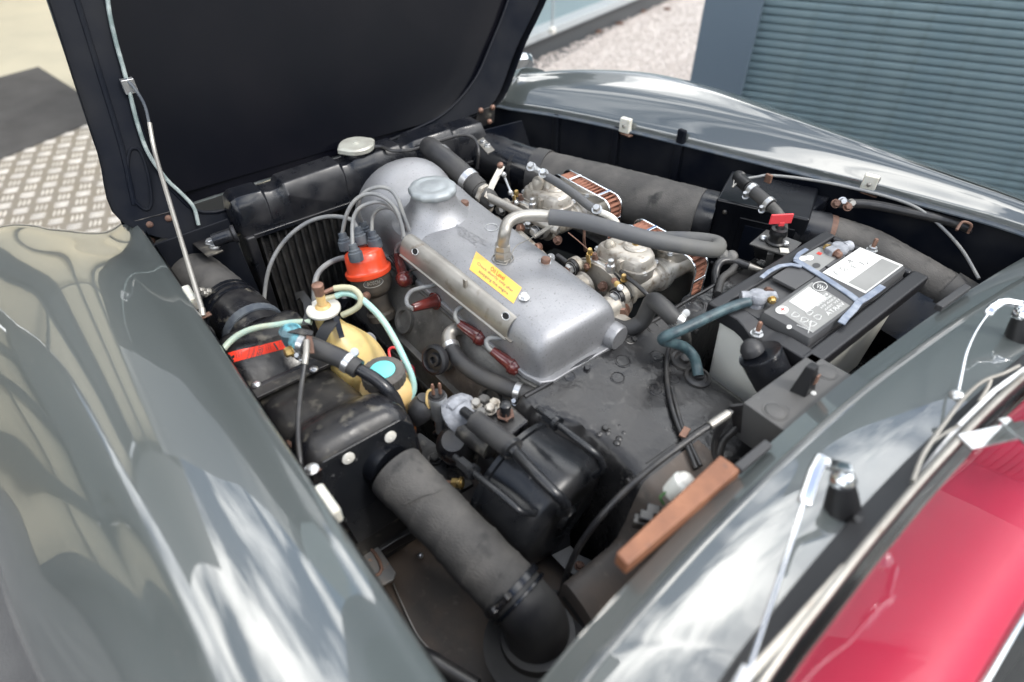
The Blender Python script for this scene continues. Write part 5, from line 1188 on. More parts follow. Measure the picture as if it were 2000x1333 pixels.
obj('vacuum_pipe', M().tube([P(905, 803, .775), P(960, 845, .785), P(1000, 877, .788), P(1045, 925, .795), P(1085, 965, .785), P(1104, 985, .76), P(1102, 1000, .73), P(1085, 995, .71)], .0088, 14, 6), MT['servo_black'], sv)
obj('pipe_sleeve', M().tube([P(928, 822, .780), P(1002, 878, .788)], .0185, 20, 4), MT['rubber'], sv)
obj('sleeve_end', M().lathe(P(1000, 877, .7885), P(1045, 925, .785) - P(1000, 877, .788), [(.0195, -.004), (.0195, .003), (.011, .004), (.010, .010)], 20), MT['servo_black'], sv)
obj('stay_rod', M().tube([P(1050, 798, .80), P(1080, 822, .805), P(1120, 853, .808), P(1155, 880, .80), P(1172, 898, .785), P(1176, 916, .765), P(1160, 930, .74)], .0058, 12, 6), MT['servo_black'], sv)
obj('rod_nut', M().tube([P(1066, 812, .803), P(1082, 824, .805)], .0105, 6, 1), MT['servo_black'], sv)
obj('rod_nut', M().tube([P(1084, 825, .805), P(1090, 830, .805)], .013, 14, 1), MT['servo_black'], sv)
obj('stay_rod', M().tube([P(888, 893, .745), P(925, 924, .755), P(965, 956, .762), P(1000, 985, .76), P(1020, 1001, .752), P(1045, 1003, .735)], .0058, 12, 6), MT['servo_black'], sv)
obj('rod_nut', M().tube([P(900, 903, .748), P(918, 918, .753)], .0105, 6, 1), MT['servo_black'], sv)
obj('rod_nut', M().tube([P(920, 919, .753), P(926, 924, .755)], .013, 14, 1), MT['servo_black'], sv)
obj('mounting_foot', M().strip([P(1090, 1020, .60), P(1095, 1075, .555), P(1118, 1100, .545), P(1150, 1115, .545)], .04, .004, (0, 0, 1)), MT['servo_black'], sv, bevel=.001)
obj('foot_bolt', M().hexa(P(1132, 1106, .548), (0, 0, 1), .007, .006), MT['rust'], sv)
obj('neck', M().lathe(s0 + sax * .002, -sax, [(.06, 0), (.055, .02), (.04, .03), (.036, .06), (.03, .065), (.03, .09)], 24), MT['black_dusty'], sv)
# valve block
vb = thing('servo_valve', 'worn grey and black valve casting in front of the brake servo', 'valve', P(900, 820, .74))
obj('cast_body', M().lathe(P(905, 805, .75), (.3, .55, .35), [(.025, -.03), (.034, -.024), (.036, -.005), (.033, .01), (.022, .022), (0, .024)], 26, sq=lambda a: 1 + .06 * math.cos(3 * a)), MT['lead_alloy'], vb, angle=45)
obj('hex_boss', M().lathe(P(898, 802, .765), P(925, 830, .765) - P(890, 795, .77), [(.022, -.015), (.022, .0), (.016, .003), (.013, .012)], 8), MT['lead_alloy'], vb)
obj('side_body', M().lathe(P(890, 870, .70), (.3, -.3, .9), [(.030, -.06), (.034, -.02), (.034, .01), (.028, .025), (.02, .035)], 22), MT['black_dusty'], vb)
obj('cylinder', M().tube([P(905, 838, .735), P(960, 878, .735)], .020, 20, 3), MT['black_dusty'], vb)
obj('main_casting', M().prism(PP([(935, 800, .755), (1000, 790, .755), (1035, 820, .755), (985, 862, .755), (940, 835, .755)]), (0, 0, -.07)), MT['black_dusty'], vb, bevel=.006, seg=3)
p_ = P(987, 812, .758)
obj('bleed_screw', M().lathe(p_, (0, 0, 1), [(.015, 0), (.015, .004), (.010, .005), (.0085, .018), (.010, .019), (.010, .028), (.006, .031), (0, .031)], 18), MT['servo_black'], vb)
obj('rusty_washer', M().lathe(p_, (0, 0, 1), [(.016, 0), (.0165, .005), (.0105, .0055), (.0098, .012)], 6), MT['rust'], vb)
for k, a in enumerate(((930, 790, .765), (945, 783, .765), (958, 800, .762), (918, 800, .76), (940, 808, .762), (965, 790, .76))): obj('fitting', M().hexa(P(*a), (.2, -.2, 1), .009, .011), MT[('steel_dull', 'head_metal', 'carb_metal')[k % 3]], vb)
# pressure switch
ps = thing('brake_light_switch', 'bright zinc pressure switch with two terminals and a yellow wire', 'pressure switch', P(853, 800, .70))
pa3 = P(853, 773, .775)
obj('hex_shell', M().lathe(pa3, (.05, -.02, -1), [(.0165, 0), (.0175, .002), (.0175, .012), (.0155, .014), (.0155, .05), (.010, .055), (.010, .09)], 24), MT['zinc'], ps)
obj('insulator', M().lathe(pa3 + Vector((0, 0, -.001)), (0, 0, 1), [(.0155, 0), (.0165, .002), (.0125, .003), (.011, .006), (0, .006)], 20), MT['strap_black'], ps)
for dx_ in (-.005, .006): obj('prong', M().lathe(pa3 + Vector((dx_ * .5, dx_, .003)), (0, 0, 1), [(.003, 0), (.0035, .008), (.0028, .014), (.0035, .02), (.002, .026), (0, .027)], 10), MT['copper'], ps)
obj('yellow_wire', M().tube([pa3 + Vector((-.003, -.006, .018)), pa3 + Vector((-.006, -.014, .012)), pa3 + Vector((-.002, -.020, -.004)), pa3 + Vector((0, -.018, -.02))], .0022, 8), MT['yellow_warm'], ps)
blb = M().lathe(P(812, 832, .705), P(829, 778, .765) - P(812, 832, .705), [(0, 0), (.006, .002), (.014, .014), (.0225, .030), (.0235, .042), (.019, .055), (.013, .062), (.013, .066), (0, .067)], 28)
tag(obj('rubber_bulb', blb, MT['rubber']), 'smooth black rubber bulb beside the zinc pressure switch', 'rubber bulb')
# rusty chassis rail behind the duct
cr_ = thing('steering_bracket', 'rusty black bracket plate with two bolts between the near duct and the servo', 'bracket', P(850, 900, .62))
obj('plate', M().prism(PP([(800, 850, .66), (822, 845, .66), (868, 880, .645), (905, 915, .64), (925, 945, .63), (890, 965, .63), (850, 930, .64), (800, 892, .65)]), (0, 0, -.01)), MT['rust' if 0 else 'black_dusty'], cr_, bevel=.002)
obj('rusty_lip', M().tube(PP([(800, 893, .652), (850, 930, .642), (890, 962, .632)]), .004, 8), MT['rust'], cr_)
for a in ((849, 897, .65), (884, 931, .642)): obj('bolt', M().hexa(P(*a), (0, 0, 1), .010, .009), MT['black_dusty'], cr_)
obj('stay', M().tube(PP([(850, 850, .64), (880, 830, .66)]), .008, 10, 2), MT['black_dusty'], cr_)
cpp = thing('brake_union', 'copper brake pipe with a brass nut entering the servo', 'pipe union', P(890, 944, .66))
obj('copper_pipe', M().tube(PP([(840, 938, .66), (860, 943, .66), (885, 944, .662)]), .005, 10, 3), MT['copper'], cpp)
obj('brass_nut', M().tube(PP([(884, 944, .662), (894, 944, .664)]), .0095, 6, 1), MT['brass'], cpp)
obj('brass_collar', M().tube(PP([(894, 944, .664), (905, 943, .666)]), .0085, 16, 1), MT['brass'], cpp)
obj('brass_ring', M().tube(PP([(899, 944, .665), (903, 944, .666)]), .011, 18, 1), MT['brass'], cpp)
# ------------------------------------------------------------------ NEAR HEATER HOUSING
nh = thing('near_heater_box', 'black heater housing with humped rear and orange warning sticker, behind the near wing', 'heater housing', (-.78, .18, .55))
def hring(x, y0, y1, zt, zb=.52, n=5, k=28, ty=0):
    yc, hw, zc, hh = (y0 + y1) / 2, (y1 - y0) / 2, (zt + zb) / 2, (zt - zb) / 2; out = []
    for j in range(k):
        a = 2 * math.pi * j / k; c, s_ = math.cos(a), math.sin(a)
        out.append(Vector((x + ty * (1 if s_ > 0 else 0), yc + hw * math.copysign(abs(c) ** (2 / n), c), zc + hh * math.copysign(abs(s_) ** (2 / n), s_))))
    return out
HS = [(-.885, .10, .262, .752), (-.84, .098, .264, .762), (-.80, .098, .268, .768), (-.765, .10, .274, .770), (-.745, .104, .278, .772), (-.73, .102, .288, .784), (-.71, .10, .298, .800), (-.68, .10, .302, .806), (-.66, .104, .302, .806), (-.648, .108, .300, .798), (-.640, .112, .297, .785)]
rng = []
cs = cr_spline([Vector((a, b_, c)) for a, b_, c, d_ in HS], 4); ds2 = cr_spline([Vector((d_, 0, 0)) for a, b_, c, d_ in HS], 4)
for a, b_ in zip(cs, ds2):
    q_ = hring(a.x, a.y, a.z, b_.x); k_ = sm(-.72, -.65, a.x)
    for p in q_: p.x += (.80 - p.z) * .19 * k_
    rng.append(q_)
nm_ = M().loft(rng); obj('rear_housing', nm_, MT['black_dusty'], nh, angle=40); NB = nm_.bvh()
fpl = [(-.600 - (z - .60) * .19, y, z) for y, z in ((.14, .60), (.118, .775), (.135, .792), (.272, .792), (.292, .770), (.275, .60))]
obj('end_plate', M().prism(fpl, (.004, 0, 0)), MT['servo_black'], nh, bevel=.0015)  # lighter, bluer black than its housing: light on the plate put into colour
# seam flange and screws
obj('seam_flange', M().box((-.887, .181, .66), .006, .094, .105), MT['black_paint'], nh, bevel=.003)
obj('seam_flange', M().box((-.872, .181, .66), .004, .096, .108), MT['black_dusty'], nh, bevel=.002)
obj('clip_plate', M().box((-.862, .178, .769), .012, .086, .0035), MT['black_dusty'], nh, bevel=.0015)
for a, b_ in ((501, 752), (613, 722)): obj('screw', M().dome(P(a, b_, .773), (0, 0, 1), .0085, .005, 16), MT['zinc'], nh)
# front housing with sloping top
A_ = [(-1.03, .10, .255, .775), (-1.01, .098, .262, .805), (-.985, .098, .262, .815), (-.945, .098, .262, .806), (-.93, .10, .262, .775), (-.896, .102, .262, .752)]
fm = M().loft([hring(a, b_, c, d_, n=8) for a, b_, c, d_ in A_]); obj('front_housing', fm, MT['black_dusty'], nh, angle=35); FH = fm.bvh()
sq2 = [(455, 708), (562, 680), (552, 664), (444, 690)]
ws = obj('warning_sticker', patch(sq2, b=FH, off=.0009, n=10), MT['label_red'], nh)
textquad('lettering', 'BERU', [(499, 697), (505, 675), (516, 672), (511, 694)], MT['label_dark'], ws, b=FH, off=.0015)
textquad('lettering', 'GERMANY', [(489, 699), (495, 678), (500, 676), (495, 698)], MT['label_dark'], ws, b=FH, off=.0015)
textquad('lettering', 'ACHTUNG', [(480, 701), (486, 681), (490, 680), (485, 700)], MT['label_dark'], ws, b=FH, off=.0015)
for q_ in ([(447, 694), (455, 706), (458, 705), (450, 693)], [(533, 671), (541, 684), (544, 683), (536, 670)]): obj('black_bar', patch(q_, b=FH, off=.0015, n=2), MT['label_dark'], ws)
for i in range(9):
    x_ = (461 + i * 5.2) if i < 3 else (519 + (i - 3) * 4.2 + (14 if i > 5 else 0))
    if x_ > 556: continue
    y_ = 690 - (x_ - 445) * .255
    textquad('small_print', 'Vorsicht Gefahr', [(x_, y_ + 14), (x_ - 1.5, y_ + 1.5), (x_ + 1, y_ + 1), (x_ + 2.6, y_ + 13)], MT['label_dark'], ws, b=FH, off=.0014)
# pipe and near duct
pc0 = Vector((-.615, .238, .715)); dd_ = [P(762, 915, .722), P(850, 1000, .70), P(930, 1085, .68), P(1003, 1160, .66)]
nd2 = thing('near_air_duct', 'large dark fabric air duct from the near heater housing down to the footwell', 'duct', P(880, 1050, .6))
obj('outlet_pipe', M().tube([P(700, 868, .722), P(740, 900, .722), dd_[0]], .0405, 32, 4), MT['black_gloss'], nh)
obj('outlet_ring', M().lathe(P(718, 884, .722), dd_[0] - P(705, 873, .722), [(.052, -.002), (.052, .002), (.044, .003), (.0425, .008)], 36), MT['black_paint'], nh)
wob = lambda t: 1 + .012 * math.sin(t * 21) + .01 * math.sin(t * 9 + 1)
obj('fabric_tube', M().tube([P(772, 920, .721)] + dd_[1:], .0475, 48, 26, prof=wob, helix=(.028, 30)), MT['duct'], nd2)
obj('tube_seam', M().tube([P(a, b_, z) for a, b_, z in ((790, 985, .74), (830, 968, .755), (852, 962, .757), (870, 950, .75))], .0012, 6), MT['duct'], nd2)
el = [P(985, 1140, .665), P(1020, 1178, .652), P(1045, 1212, .62), P(1050, 1245, .575)]
obj('rubber_elbow', M().tube(el, [.047, .046, .048, .052], 32, 5), MT['rubber'], nd2)
fl4 = M().lathe(P(1052, 1248, .575), (.10, .05, -1), [(.058, -.02), (.060, -.005), (.078, .004), (.088, .006), (.088, .011), (.06, .013)], 36)
obj('elbow_flange', fl4, MT['rubber'], nd2)
cl_ = P(1000, 1155, .66); dx3 = (el[1] - el[0]).normalized()
obj('clamp_ring', M().lathe(cl_ - dx3 * .006, dx3, [(.0495, 0), (.0525, .001), (.0525, .011), (.0495, .012)], 36), MT['black_paint'], nd2)
obj('clamp_ring', M().lathe(cl_ + dx3 * .012, dx3, [(.0495, 0), (.0515, .001), (.0515, .005), (.0495, .006)], 36), MT['black_paint'], nd2)
sdv = (Vector((.35, -.65, .7)) - dx3 * Vector((.35, -.65, .7)).dot(dx3)).normalized(); st_ = sdv.cross(dx3)
obj('clamp_screw', M().tube([cl_ + sdv * .057 - st_ * .020, cl_ + sdv * .057 + st_ * .020], .0045, 10, 1), MT['black_dusty'], nd2)
for k in (-1, 1): obj('clamp_ear', M().box(cl_ + sdv * .057 + st_ * (.014 * k), .005, .005, .006), MT['black_dusty'], nd2, bevel=.002)
for a, b_ in ((762, 853), (680, 895)):
    p = PX(a, b_, -.625); obj('rivet', M().lathe(p, (1, 0, .1), [(.0105, 0), (.0105, .002), (.003, .0035), (.002, .002), (0, .002)], 20), MT['white_plastic'], nh)
obj('base_rubber', M().strip([Vector((-.60, .11, .545)), Vector((-.60, .21, .545)), Vector((-.58, .31, .55))], .03, .025), MT['black_dusty'], nh, bevel=.004)
obj('base_screw', M().hexa(P(726, 1016, .565), (.3, -.2, 1), .010, .006), MT['steel_dull'], nh)
# front collar and fabric duct to the nose
fdc = ductthing('near_front_duct', 'dark fabric duct from the nose panel to the near heater housing, with black clamp rings', 'duct', [
    ('fabric_tube', [Vector((-1.34, .150, .745)), Vector((-1.25, .162, .748)), Vector((-1.155, .172, .75))], .0565, 'duct'),
    ('collar', [Vector((-1.165, .171, .75)), Vector((-1.10, .178, .75)), Vector((-1.02, .183, .745))], .0600, 'black_dusty')], (-1.15, .17, .7))
for x, r_ in ((-1.17, .0605), (-1.155, .0615), (-1.135, .0625)): obj('clamp_ring', M().tube([Vector((x - .004, .171, .75)), Vector((x + .004, .172, .75))], r_, 32, 1), MT['black_paint'], fdc)
obj('clamp_band', M().tube([Vector((-1.065, .181, .748)), Vector((-1.045, .182, .747))], .0635, 32, 1), MT['boot_grey'], fdc)
for a in ((457, 592, .78), (474, 603, .78)): obj('wing_nut', M().lathe(P(*a), (.4, -.6, .5), [(.003, -.004), (.009, -.002), (.009, .002), (.003, .004)], 14), MT['black_dusty'], fdc)
for k, a in enumerate(((395, 568, .81), (402, 574, .81), (408, 570, .81))): obj('clamp_bolt', M().hexa(P(*a), (.3, -.6, .6), .006, .008), MT['steel_dull'], fdc)
# ------------------------------------------------------------------ WASHER BAG AND RESERVOIR
wb = thing('washer_bag', 'translucent yellow washer bag with a white cap and black strap', 'washer bottle', P(665, 730, .60))
prof_w = [(.56, 668, 752, .045, .075), (.64, 667, 722, .046, .073), (.70, 664, 700, .042, .066), (.75, 660, 682, .036, .055), (.785, 655, 664, .03, .044), (.81, 648, 650, .024, .030), (.828, 638, 634, .020, .022), (.845, 634, 622, .019, .019)]
wc = P(660, 705, .70); 
def el_ring(c, rx, ry, z, n=24, e=2.6, rot=.35):
    out = []
    for k in range(n):
        a = 2 * math.pi * k / n; x = rx * math.copysign(abs(math.cos(a)) ** (2 / e), math.cos(a)); y = ry * math.copysign(abs(math.sin(a)) ** (2 / e), math.sin(a))
        out.append(Vector((c.x + x * math.cos(rot) - y * math.sin(rot), c.y + x * math.sin(rot) + y * math.cos(rot), z)))
    return out
capc = P(632, 604, .852)
W_ = [(.54, .045, .035, .055, .062), (.62, .043, .034, .055, .062), (.70, .036, .030, .052, .058), (.755, .028, .024, .046, .050), (.785, .018, .016, .037, .038), (.805, .008, .008, .028, .026), (.822, .0, .002, .021, .021), (.848, 0, 0, .0195, .0195)]
rows = cr_spline([Vector((a, b_, c)) for a, b_, c, d_, e in W_], 4); rw2 = cr_spline([Vector((d_, e, 0)) for a, b_, c, d_, e in W_], 4)
obj('bag', M().loft([el_ring(Vector((capc.x + a.y, capc.y + a.z, 0)), b_.x, b_.y, a.x) for a, b_ in zip(rows, rw2)]), MT['yellow_plastic'], wb, angle=60)
obj('cap', M().lathe(capc - Vector((0, 0, .004)), (0, 0, 1), [(.0295, 0), (.031, .002), (.031, .006), (.028, .009), (.014, .010)], 36), MT['white_plastic'], wb)
ptw = P(630, 562, .895)
obj('pump_neck', M().lathe(capc + Vector((0, 0, .005)), (0, 0, 1), [(.015, 0), (.013, .004), (.0088, .006), (.0085, .028)], 20), MT['yellow_warm'], wb)
obj('pump_plunger', M().lathe(capc + Vector((0, 0, .033)), (0, 0, 1), [(.0085, 0), (.009, .002), (.009, .012), (.0105, .013), (.0105, .022), (.008, .024), (0, .0245)], 20), MT['copper'], wb)
obj('outlet', M().tube([capc + Vector((0, 0, .034)), P(652, 564, .888)], .0045, 10, 1), MT['copper'], wb); obj('outlet', M().tube([capc + Vector((0, 0, .022)), P(655, 579, .872)], .005, 10, 1), MT['tube_cream'], wb)
obj('strap', M().strip(PP([(655, 616, .842), (645, 632, .838), (632, 650, .828), (622, 672, .815), (618, 690, .80)]), .022, .002, (.6, -.6, .5)), MT['strap_black'], wb)
obj('strap', M().strip(PP([(578, 580, .85), (590, 575, .862), (600, 590, .86), (604, 612, .85), (598, 634, .84)]), .015, .002, (.6, -.3, .6)), MT['strap_black'], wb)
obj('strap_buckle', M().strip(PP([(655, 617, .846), (662, 640, .828), (668, 660, .815)]), .010, .003, (.6, -.3, .7)), MT['black_paint'], wb)
wire('washer_tube', [P(652, 564, .888)] + PP([(672, 562, .888), (690, 565, .885), (703, 578, .875), (703, 594, .862), (690, 606, .85), (668, 616, .84)]), .0058, 'tube_cream', 'cream washer tube looping round from the top outlet of the yellow bag', 'tube')
wire('washer_tube', [P(655, 579, .872)] + PP([(672, 573, .875), (695, 578, .872), (720, 596, .86), (747, 625, .84), (770, 662, .815), (790, 702, .79), (804, 735, .765), (808, 760, .745), (800, 782, .73)]), .0062, 'tube_teal', 'green washer tube arching right of the yellow bag down past the reservoir', 'tube')
wire('washer_tube', PP([(608, 629, .84), (575, 630, .838), (540, 635, .835), (505, 640, .83), (475, 650, .825), (450, 667, .818), (430, 690, .81)]), .0060, 'tube_green', 'pale green tube curving over the near heater housing towards the wing', 'tube')
wire('vent_tube', PP([(680, 503, .80), (662, 506, .80), (640, 516, .80), (622, 533, .79), (615, 556, .775), (614, 590, .74)]), .0062, 'cable_grey', 'grey tube dropping from the distributor behind the yellow bag', 'tube')
rs_ = thing('fluid_reservoir', 'squat yellow fluid reservoir with a ribbed black cap and turquoise disc', 'fluid reservoir', P(750, 790, .62))
rc = P(747, 722, .795); z0 = rc.z
cxy = Vector((rc.x, rc.y, 0))
obj('upper_body', M().lathe(cxy + Vector((0, 0, .712)), (0, 0, 1), [(.049, 0), (.050, .01), (.050, .03), (.046, .045), (.036, .056), (.030, .060)], 36), MT['yellow_warm'], rs_)
obj('band', M().lathe(cxy + Vector((0, 0, .692)), (0, 0, 1), [(.046, 0), (.0475, .003), (.0475, .018), (.046, .021)], 36), MT['strap_black'], rs_)
obj('lower_body', M().lathe(cxy + Vector((0, 0, .61)), (0, 0, 1), [(.04, 0), (.044, .02), (.045, .082)], 36), MT['orange_fluid'], rs_)
obj('cap', M().lathe(cxy + Vector((0, 0, .768)), (0, 0, 1), [(.037, 0), (.0385, .002), (.0385, .022), (.035, .026), (.024, .0265), (.023, .0255), (0, .0255)], 96, sq=lambda a: 1 + .025 * (1 if math.cos(a * 24) > 0 else 0)), mat('cap_brown', (.06, .055, .05), .6, col2=(.10, .09, .08), vs=30), rs_, angle=30)
obj('cap_disc', M().lathe(cxy + Vector((0, 0, .7935)), (0, 0, 1), [(.0225, 0), (.0225, .002), (.021, .003), (0, .003)], 32), MT['turquoise_disc'], rs_)
obj('reservoir_stay', M().strip(PP([(790, 775, .74), (800, 800, .70), (812, 850, .62)]), .03, .002, (.8, .3, .2)), MT['black_paint'], rs_)
obj('yellow_tab', M().strip(PP([(796, 790, .725), (799, 805, .70), (801, 822, .675)]), .010, .003, (.8, -.3, .2)), MT['yellow_warm'], rs_)
# dipstick loop, red body
dpk = thing('dipstick', 'dark red dipstick with a bent wire loop behind the fluid reservoir', 'dipstick', P(785, 720, .68))
obj('loop', M().tube(PP([(762, 700, .72), (760, 684, .73), (770, 679, .735), (785, 690, .73), (786, 704, .72), (775, 716, .71)]), .0028, 8, 4), MT['red_key'], dpk)
obj('grip', M().lathe(P(792, 735, .69), (.1, .1, 1), [(.02, -.05), (.022, 0), (.018, .02), (.008, .028), (0, .03)], 20), MT['red_dark'], dpk)
# thermostat housing / pump bits deep down
th2 = thing('fuel_pump', 'grey cast pump body low between the washer bag and the engine', 'fuel pump', P(705, 670, .66))
obj('cast_body', M().lathe(P(700, 680, .68), (.3, .5, .3), [(.02, -.02), (.026, -.01), (.026, .01), (.014, .02), (.012, .03)], 22), MT['lead_alloy'], th2)
obj('spigot', M().lathe(P(718, 666, .70), (.4, .4, .5), [(.014, -.02), (.014, .012), (.010, .014)], 18), MT['lead_alloy'], th2)
obj('clip_wire', M().tube(PP([(708, 652, .715), (712, 665, .71), (714, 690, .69), (708, 705, .68)]), .003, 8, 4), MT['brass'], th2)
obj('mount', M().box(P(700, 720, .62), .04, .03, .03, rz=.5), MT['head_metal'], th2, bevel=.006)
# turquoise elbow, hose, pipe
eh = thing('heater_hose', 'black hose with a blue corroded valve end, bridging the housing and the washer bag', 'hose', P(640, 690, .82))
obj('corroded_elbow', M().lathe(P(573, 668, .835), (0.05, 0, 1), [(.017, 0), (.018, .01), (.019, .028), (.016, .030), (.015, .024), (0, .022)], 26), MT['turquoise'], eh)
obj('valve_stub', M().tube(PP([(578, 664, .85), (590, 671, .85), (600, 675, .85)]), .0165, 18, 2), MT['turquoise'], eh)
obj('hose', M().tube(PP([(592, 672, .85), (615, 680, .848), (645, 692, .842), (672, 704, .835), (700, 722, .825)]), [.0175, .0178, .0168, .0165, .0172], 20, 5), MT['rubber'], eh)
clamp(P(594, 673, .85), P(615, 680, .848) - P(592, 672, .85), .0178, eh, sdir=(.2, -.8, -.6)); clamp(P(680, 709, .832), P(700, 722, .825) - P(672, 704, .835), .0170, eh, sdir=(.1, .9, .3))
obj('steel_pipe', M().tube(PP([(690, 716, .828), (712, 728, .82), (735, 742, .81), (757, 762, .795), (772, 785, .77), (781, 815, .735), (785, 850, .69), (786, 885, .65)]), [.0105, .0108, .0112, .0118, .0125, .0130, .0132, .0132], 18, 6), MT['black_paint'], eh)
obj('rusty_bracket', M().prism(PP([(598, 652, .872), (608, 652, .872), (612, 672, .868), (614, 690, .862), (598, 690, .862), (597, 672, .868)]), (0, 0, -.002)), MT['rust'], eh, bevel=.0006)
obj('top_plate', M().prism(PP([(560, 648, .872), (585, 640, .876), (612, 646, .876), (610, 655, .874), (580, 652, .872)]), (0, 0, -.003)), MT['black_dusty'], eh, bevel=.001)
obj('side_screw', M().hexa(P(570, 686, .84), (0, -1, .2), .009, .012), MT['brass'], eh)
obj('lower_tab', M().strip(PP([(575, 690, .835), (583, 698, .83), (592, 702, .825)]), .012, .003), MT['black_paint'], eh)
wire('bowden_cable', PP([(599, 668, .872), (598, 690, .868), (594, 720, .855), (588, 760, .84), (584, 800, .83), (582, 850, .815), (586, 900, .80), (592, 935, .78), (600, 958, .76)]), .0045, 'cable_black', 'black control cable hanging from the rusty bracket over the near heater housing', 'cable')
tag(obj('cable_sleeve', M().tube(PP([(599, 667, .873), (598, 690, .8685), (595, 712, .859)]), .0056, 10, 3), MT['steel_dull']), 'pale sleeve at the top end of the hanging control cable', 'sleeve')
# small bits near wing side
sb = thing('wing_bracket', 'small rusty bracket with a bolt, beside the near heater housing', 'bracket', P(608, 920, .78))
obj('plate', M().prism(PP([(598, 912, .80), (615, 908, .80), (628, 916, .80), (612, 926, .80)]), (0, 0, -.003)), MT['rust'], sb, bevel=.001)
obj('bolt', M().hexa(P(609, 917, .801), (0, 0, 1), .0085, .006), MT['zinc'], sb)
obj('leg', M().prism([P(612, 926, .798), P(628, 916, .798), P(628, 935, .77), P(612, 945, .77)], (.002, 0, 0)), MT['black_dusty'], sb)
obj('side_bolt', M().hexa(P(562, 870, .79), (.3, -.7, .6), .006, .010), MT['rust'], sb)
# buffers
BG = 'white rubber bonnet buffers on the wing edges'
bf = thing('rubber_buffer', 'white rubber buffer on the near wing edge by the foot of the prop rod', 'buffer', P(368, 580, .862), BG)
b0_ = P(370, 583, .857)
obj('block', M().box(b0_, .027, .010, .014, rz=R(-2)), MT['buffer_white'], bf, bevel=.004, seg=3)
dup(bf, P(636, 985, .865), 'white rubber buffer on the near wing edge beside the heater housing', rz=.05)
bff = thing('rubber_buffer', 'white rubber buffer on the far wing edge, nearer the bonnet hinge', 'buffer', P(1222, 248, .87), BG)
pz_ = P(1222, 245, .872)
bl_ = obj('block', M().box(pz_, .016, .009, .020, rz=R(12)), MT['buffer_white'], bff, bevel=.003, seg=3)
obj('screw', M().dome(pz_ + Vector((.002, -.010, 0)), (0, -1, .2), .005, .003, 12), MT['steel_dull'], bff)
obj('bracket', M().box(pz_ + Vector((.01, -.004, -.022)), .018, .008, .0015), MT['rust'], bff)
dup(bff, P(1700, 362, .885), 'white rubber buffer on the far wing edge, behind the pale control cable', rz=R(6))
# prop rod
pr = thing('prop_rod', 'slim steel prop rod holding the bonnet open', 'prop rod', P(395, 615, .86))
pt0, pt1 = BB(300, 292, .075), P(394, 603, .868)
obj('rod', M().tube([BB(292, 240, .06), BB(303, 300, .08), pt0.lerp(pt1, .35), pt0.lerp(pt1, .65), pt1], .0045, 8, 3), MT['steel_dull'], pr)
obj('rod_foot', M().tube([pt1, P(396, 618, .86)], .0055, 8, 1), MT['steel_dull'], pr)
obj('foot_plate', M().strip(PP([(383, 623, .858), (398, 618, .858), (411, 612, .858)]), .012, .002), MT['rust'], pr, bevel=.0005)
obj('rod_bracket', M().box(BB(252, 168, .045), .008, .012, .014), MT['zinc'], pr, bevel=.001)
wire('wing_cable', PP([(388, 640, .84), (400, 636, .845), (412, 645, .84), (418, 662, .83), (416, 690, .81)]), .0035, 'cable_black', 'black cable strap hooked below the prop rod foot', 'cable')
wire('lower_cable', PP([(640, 1010, .84), (655, 1040, .83), (668, 1075, .81)]), .006, 'cable_black', 'short black cable below the second near buffer', 'cable')
wire('floor_cable', PP([(770, 1255, .56), (800, 1272, .58), (840, 1290, .60), (880, 1315, .60), (930, 1345, .60)]), .014, 'cable_black', 'glossy black cable bundle low beside the near wing, at the bottom edge', 'cable', n=14)
tag(obj('panel_seam', M().tube(PP([(768, 1140, .512), (790, 1190, .512), (815, 1240, .512), (838, 1268, .512)]), .0016, 6), MT['steel_dull']), 'thin pale weld seam on the footwell floor', 'seam')
tag(obj('floor_screw', M().dome(P(821, 1086, .512), (0, 0, 1), .006, .006, 14), MT['zinc']), 'lone bright screw head on the footwell floor', 'screw')
# ------------------------------------------------------------------ WIPERS
WG = 'windscreen wipers'
w1 = thing('wiper', 'chrome wiper on the near side of the scuttle, its arm slanting down the photo', 'wiper', P(1640, 985, 0.917), WG)
sp1 = P(1645, 985, 0.917); 
obj('spindle_base', M().lathe(sp1, (-.35, .0, .95), [(.022, -.010), (.020, 0), (.017, .018), (.014, .030), (.0135, .034)], 28), MT['strap_black'], w1)
tp1 = sp1 + Vector((-.35, 0, .95)).normalized() * .034
obj('spindle_nut', M().lathe(tp1, (-.35, .0, .95), [(.015, 0), (.0155, .004), (.013, .010), (.011, .014), (.008, .016), (.006, .024), (0, .025)], 20), MT['chrome'], w1)
obj('arm_head', M().strip([tp1 + Vector((0, .004, .020)), P(1612, 905, 0.982), P(1605, 895, 0.987), P(1590, 925, 0.982), P(1570, 985, 0.977)], .014, .009, (.3, 0, 1)), MT['chrome'], w1, bevel=.003)
obj('arm', M().tube(PP([(1570, 980, 0.977), (1545, 1060, 0.972), (1510, 1165, 0.962), (1475, 1270, 0.954), (1455, 1330, 0.950)]), .0023, 10, 4), MT['chrome'], w1)
obj('arm_tip', M().strip(PP([(1462, 1305, 0.952), (1440, 1345, 0.947), (1420, 1380, 0.947)]), .012, .006), MT['zinc'], w1, bevel=.001)
obj('blade', M().strip([P(1650, 1108, 0.947), P(1560, 1210, 0.947), P(1470, 1310, 0.947), P(1420, 1365, 0.947)], .008, .005, (.3, 0, 1)), MT['steel_dull'], w1, bevel=.001)
obj('blade_rubber', M().strip([P(1653, 1112, 0.940), P(1564, 1214, 0.940), P(1474, 1314, 0.940), P(1424, 1370, 0.940)], .004, .010, (.3, 0, 1)), MT['strap_black'], w1)
w2 = thing('wiper', 'chrome wiper on the far side of the scuttle with its blade lying along the glass', 'wiper', P(1985, 650, 0.917), WG)
sp2 = P(1992, 655, 0.912)
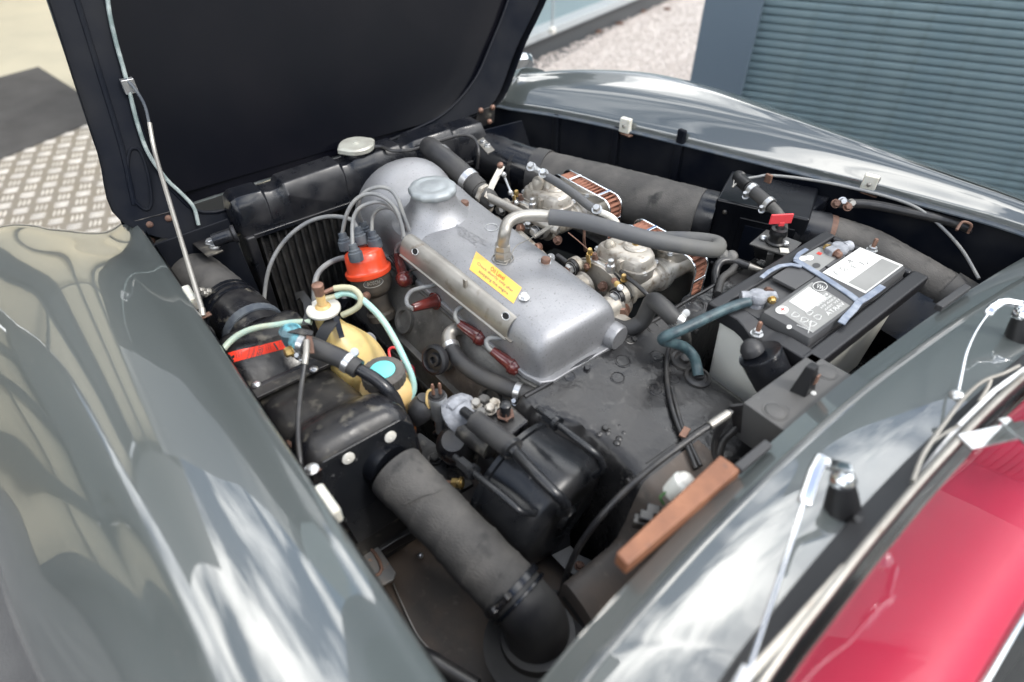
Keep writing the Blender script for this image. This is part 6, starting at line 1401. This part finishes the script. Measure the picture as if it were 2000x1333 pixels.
obj('spindle_base', M().lathe(sp2, (-.35, .0, .95), [(.022, -.010), (.020, 0), (.017, .018), (.014, .030), (.0135, .034)], 28), MT['strap_black'], w2)
tp2 = sp2 + Vector((-.35, 0, .95)).normalized() * .034
obj('spindle_nut', M().lathe(tp2, (-.35, .0, .95), [(.015, 0), (.0155, .004), (.013, .010), (.011, .014), (.008, .016), (.006, .024), (0, .025)], 20), MT['chrome'], w2)
obj('arm_head', M().strip([tp2 + Vector((0, .004, .018)), P(1968, 590, 0.962), P(1952, 592, 0.962), P(1938, 602, 0.962), P(1928, 615, 0.957)], .013, .008, (.3, 0, 1)), MT['chrome'], w2, bevel=.003)
obj('arm', M().tube(PP([(1930, 612, 0.958), (1905, 650, 0.955), (1888, 690, 0.952), (1878, 735, 0.949), (1870, 775, 0.947)]), .0022, 10, 4), MT['chrome'], w2)
obj('blade_clip', M().dome(P(1868, 775, 0.947), (.1, -.1, 1), .010, .009, 14), MT['zinc'], w2)
bp = [(1783, 940), (1800, 895), (1820, 862), (1850, 820), (1885, 775), (1920, 745), (1960, 730), (1990, 715)]
obj('bridge', M().tube([P(a, b_, .952) for a, b_ in bp], .0027, 8, 3), MT['steel_dull'], w2)
obj('bridge', M().tube(PP([(1815, 868, 0.952), (1840, 850, 0.947), (1872, 832, 0.942)]), .0024, 8, 3), MT['steel_dull'], w2)
obj('bridge', M().tube(PP([(1935, 742, 0.952), (1928, 760, 0.947), (1912, 785, 0.942)]), .0024, 8, 3), MT['steel_dull'], w2)
obj('blade', M().strip([P(1783, 945, 0.940), P(1870, 835, 0.940), P(1940, 765, 0.940), P(2000, 722, 0.940)], .006, .005, (.3, 0, 1)), MT['zinc'], w2)
obj('blade_rubber', M().strip([P(1785, 948, 0.934), P(1872, 838, 0.934), P(1942, 768, 0.934), P(2002, 725, 0.934)], .004, .009, (.3, 0, 1)), MT['strap_black'], w2)
wj = thing('washer_jet', 'small dark washer jet on the scuttle near the windscreen seal', 'washer jet', P(1672, 1022, 0.917))
obj('body', M().lathe(P(1672, 1026, 0.917), (0, 0, 1), [(.009, 0), (.009, .006), (.006, .012), (0, .013)], 16), MT['strap_black'], wj)
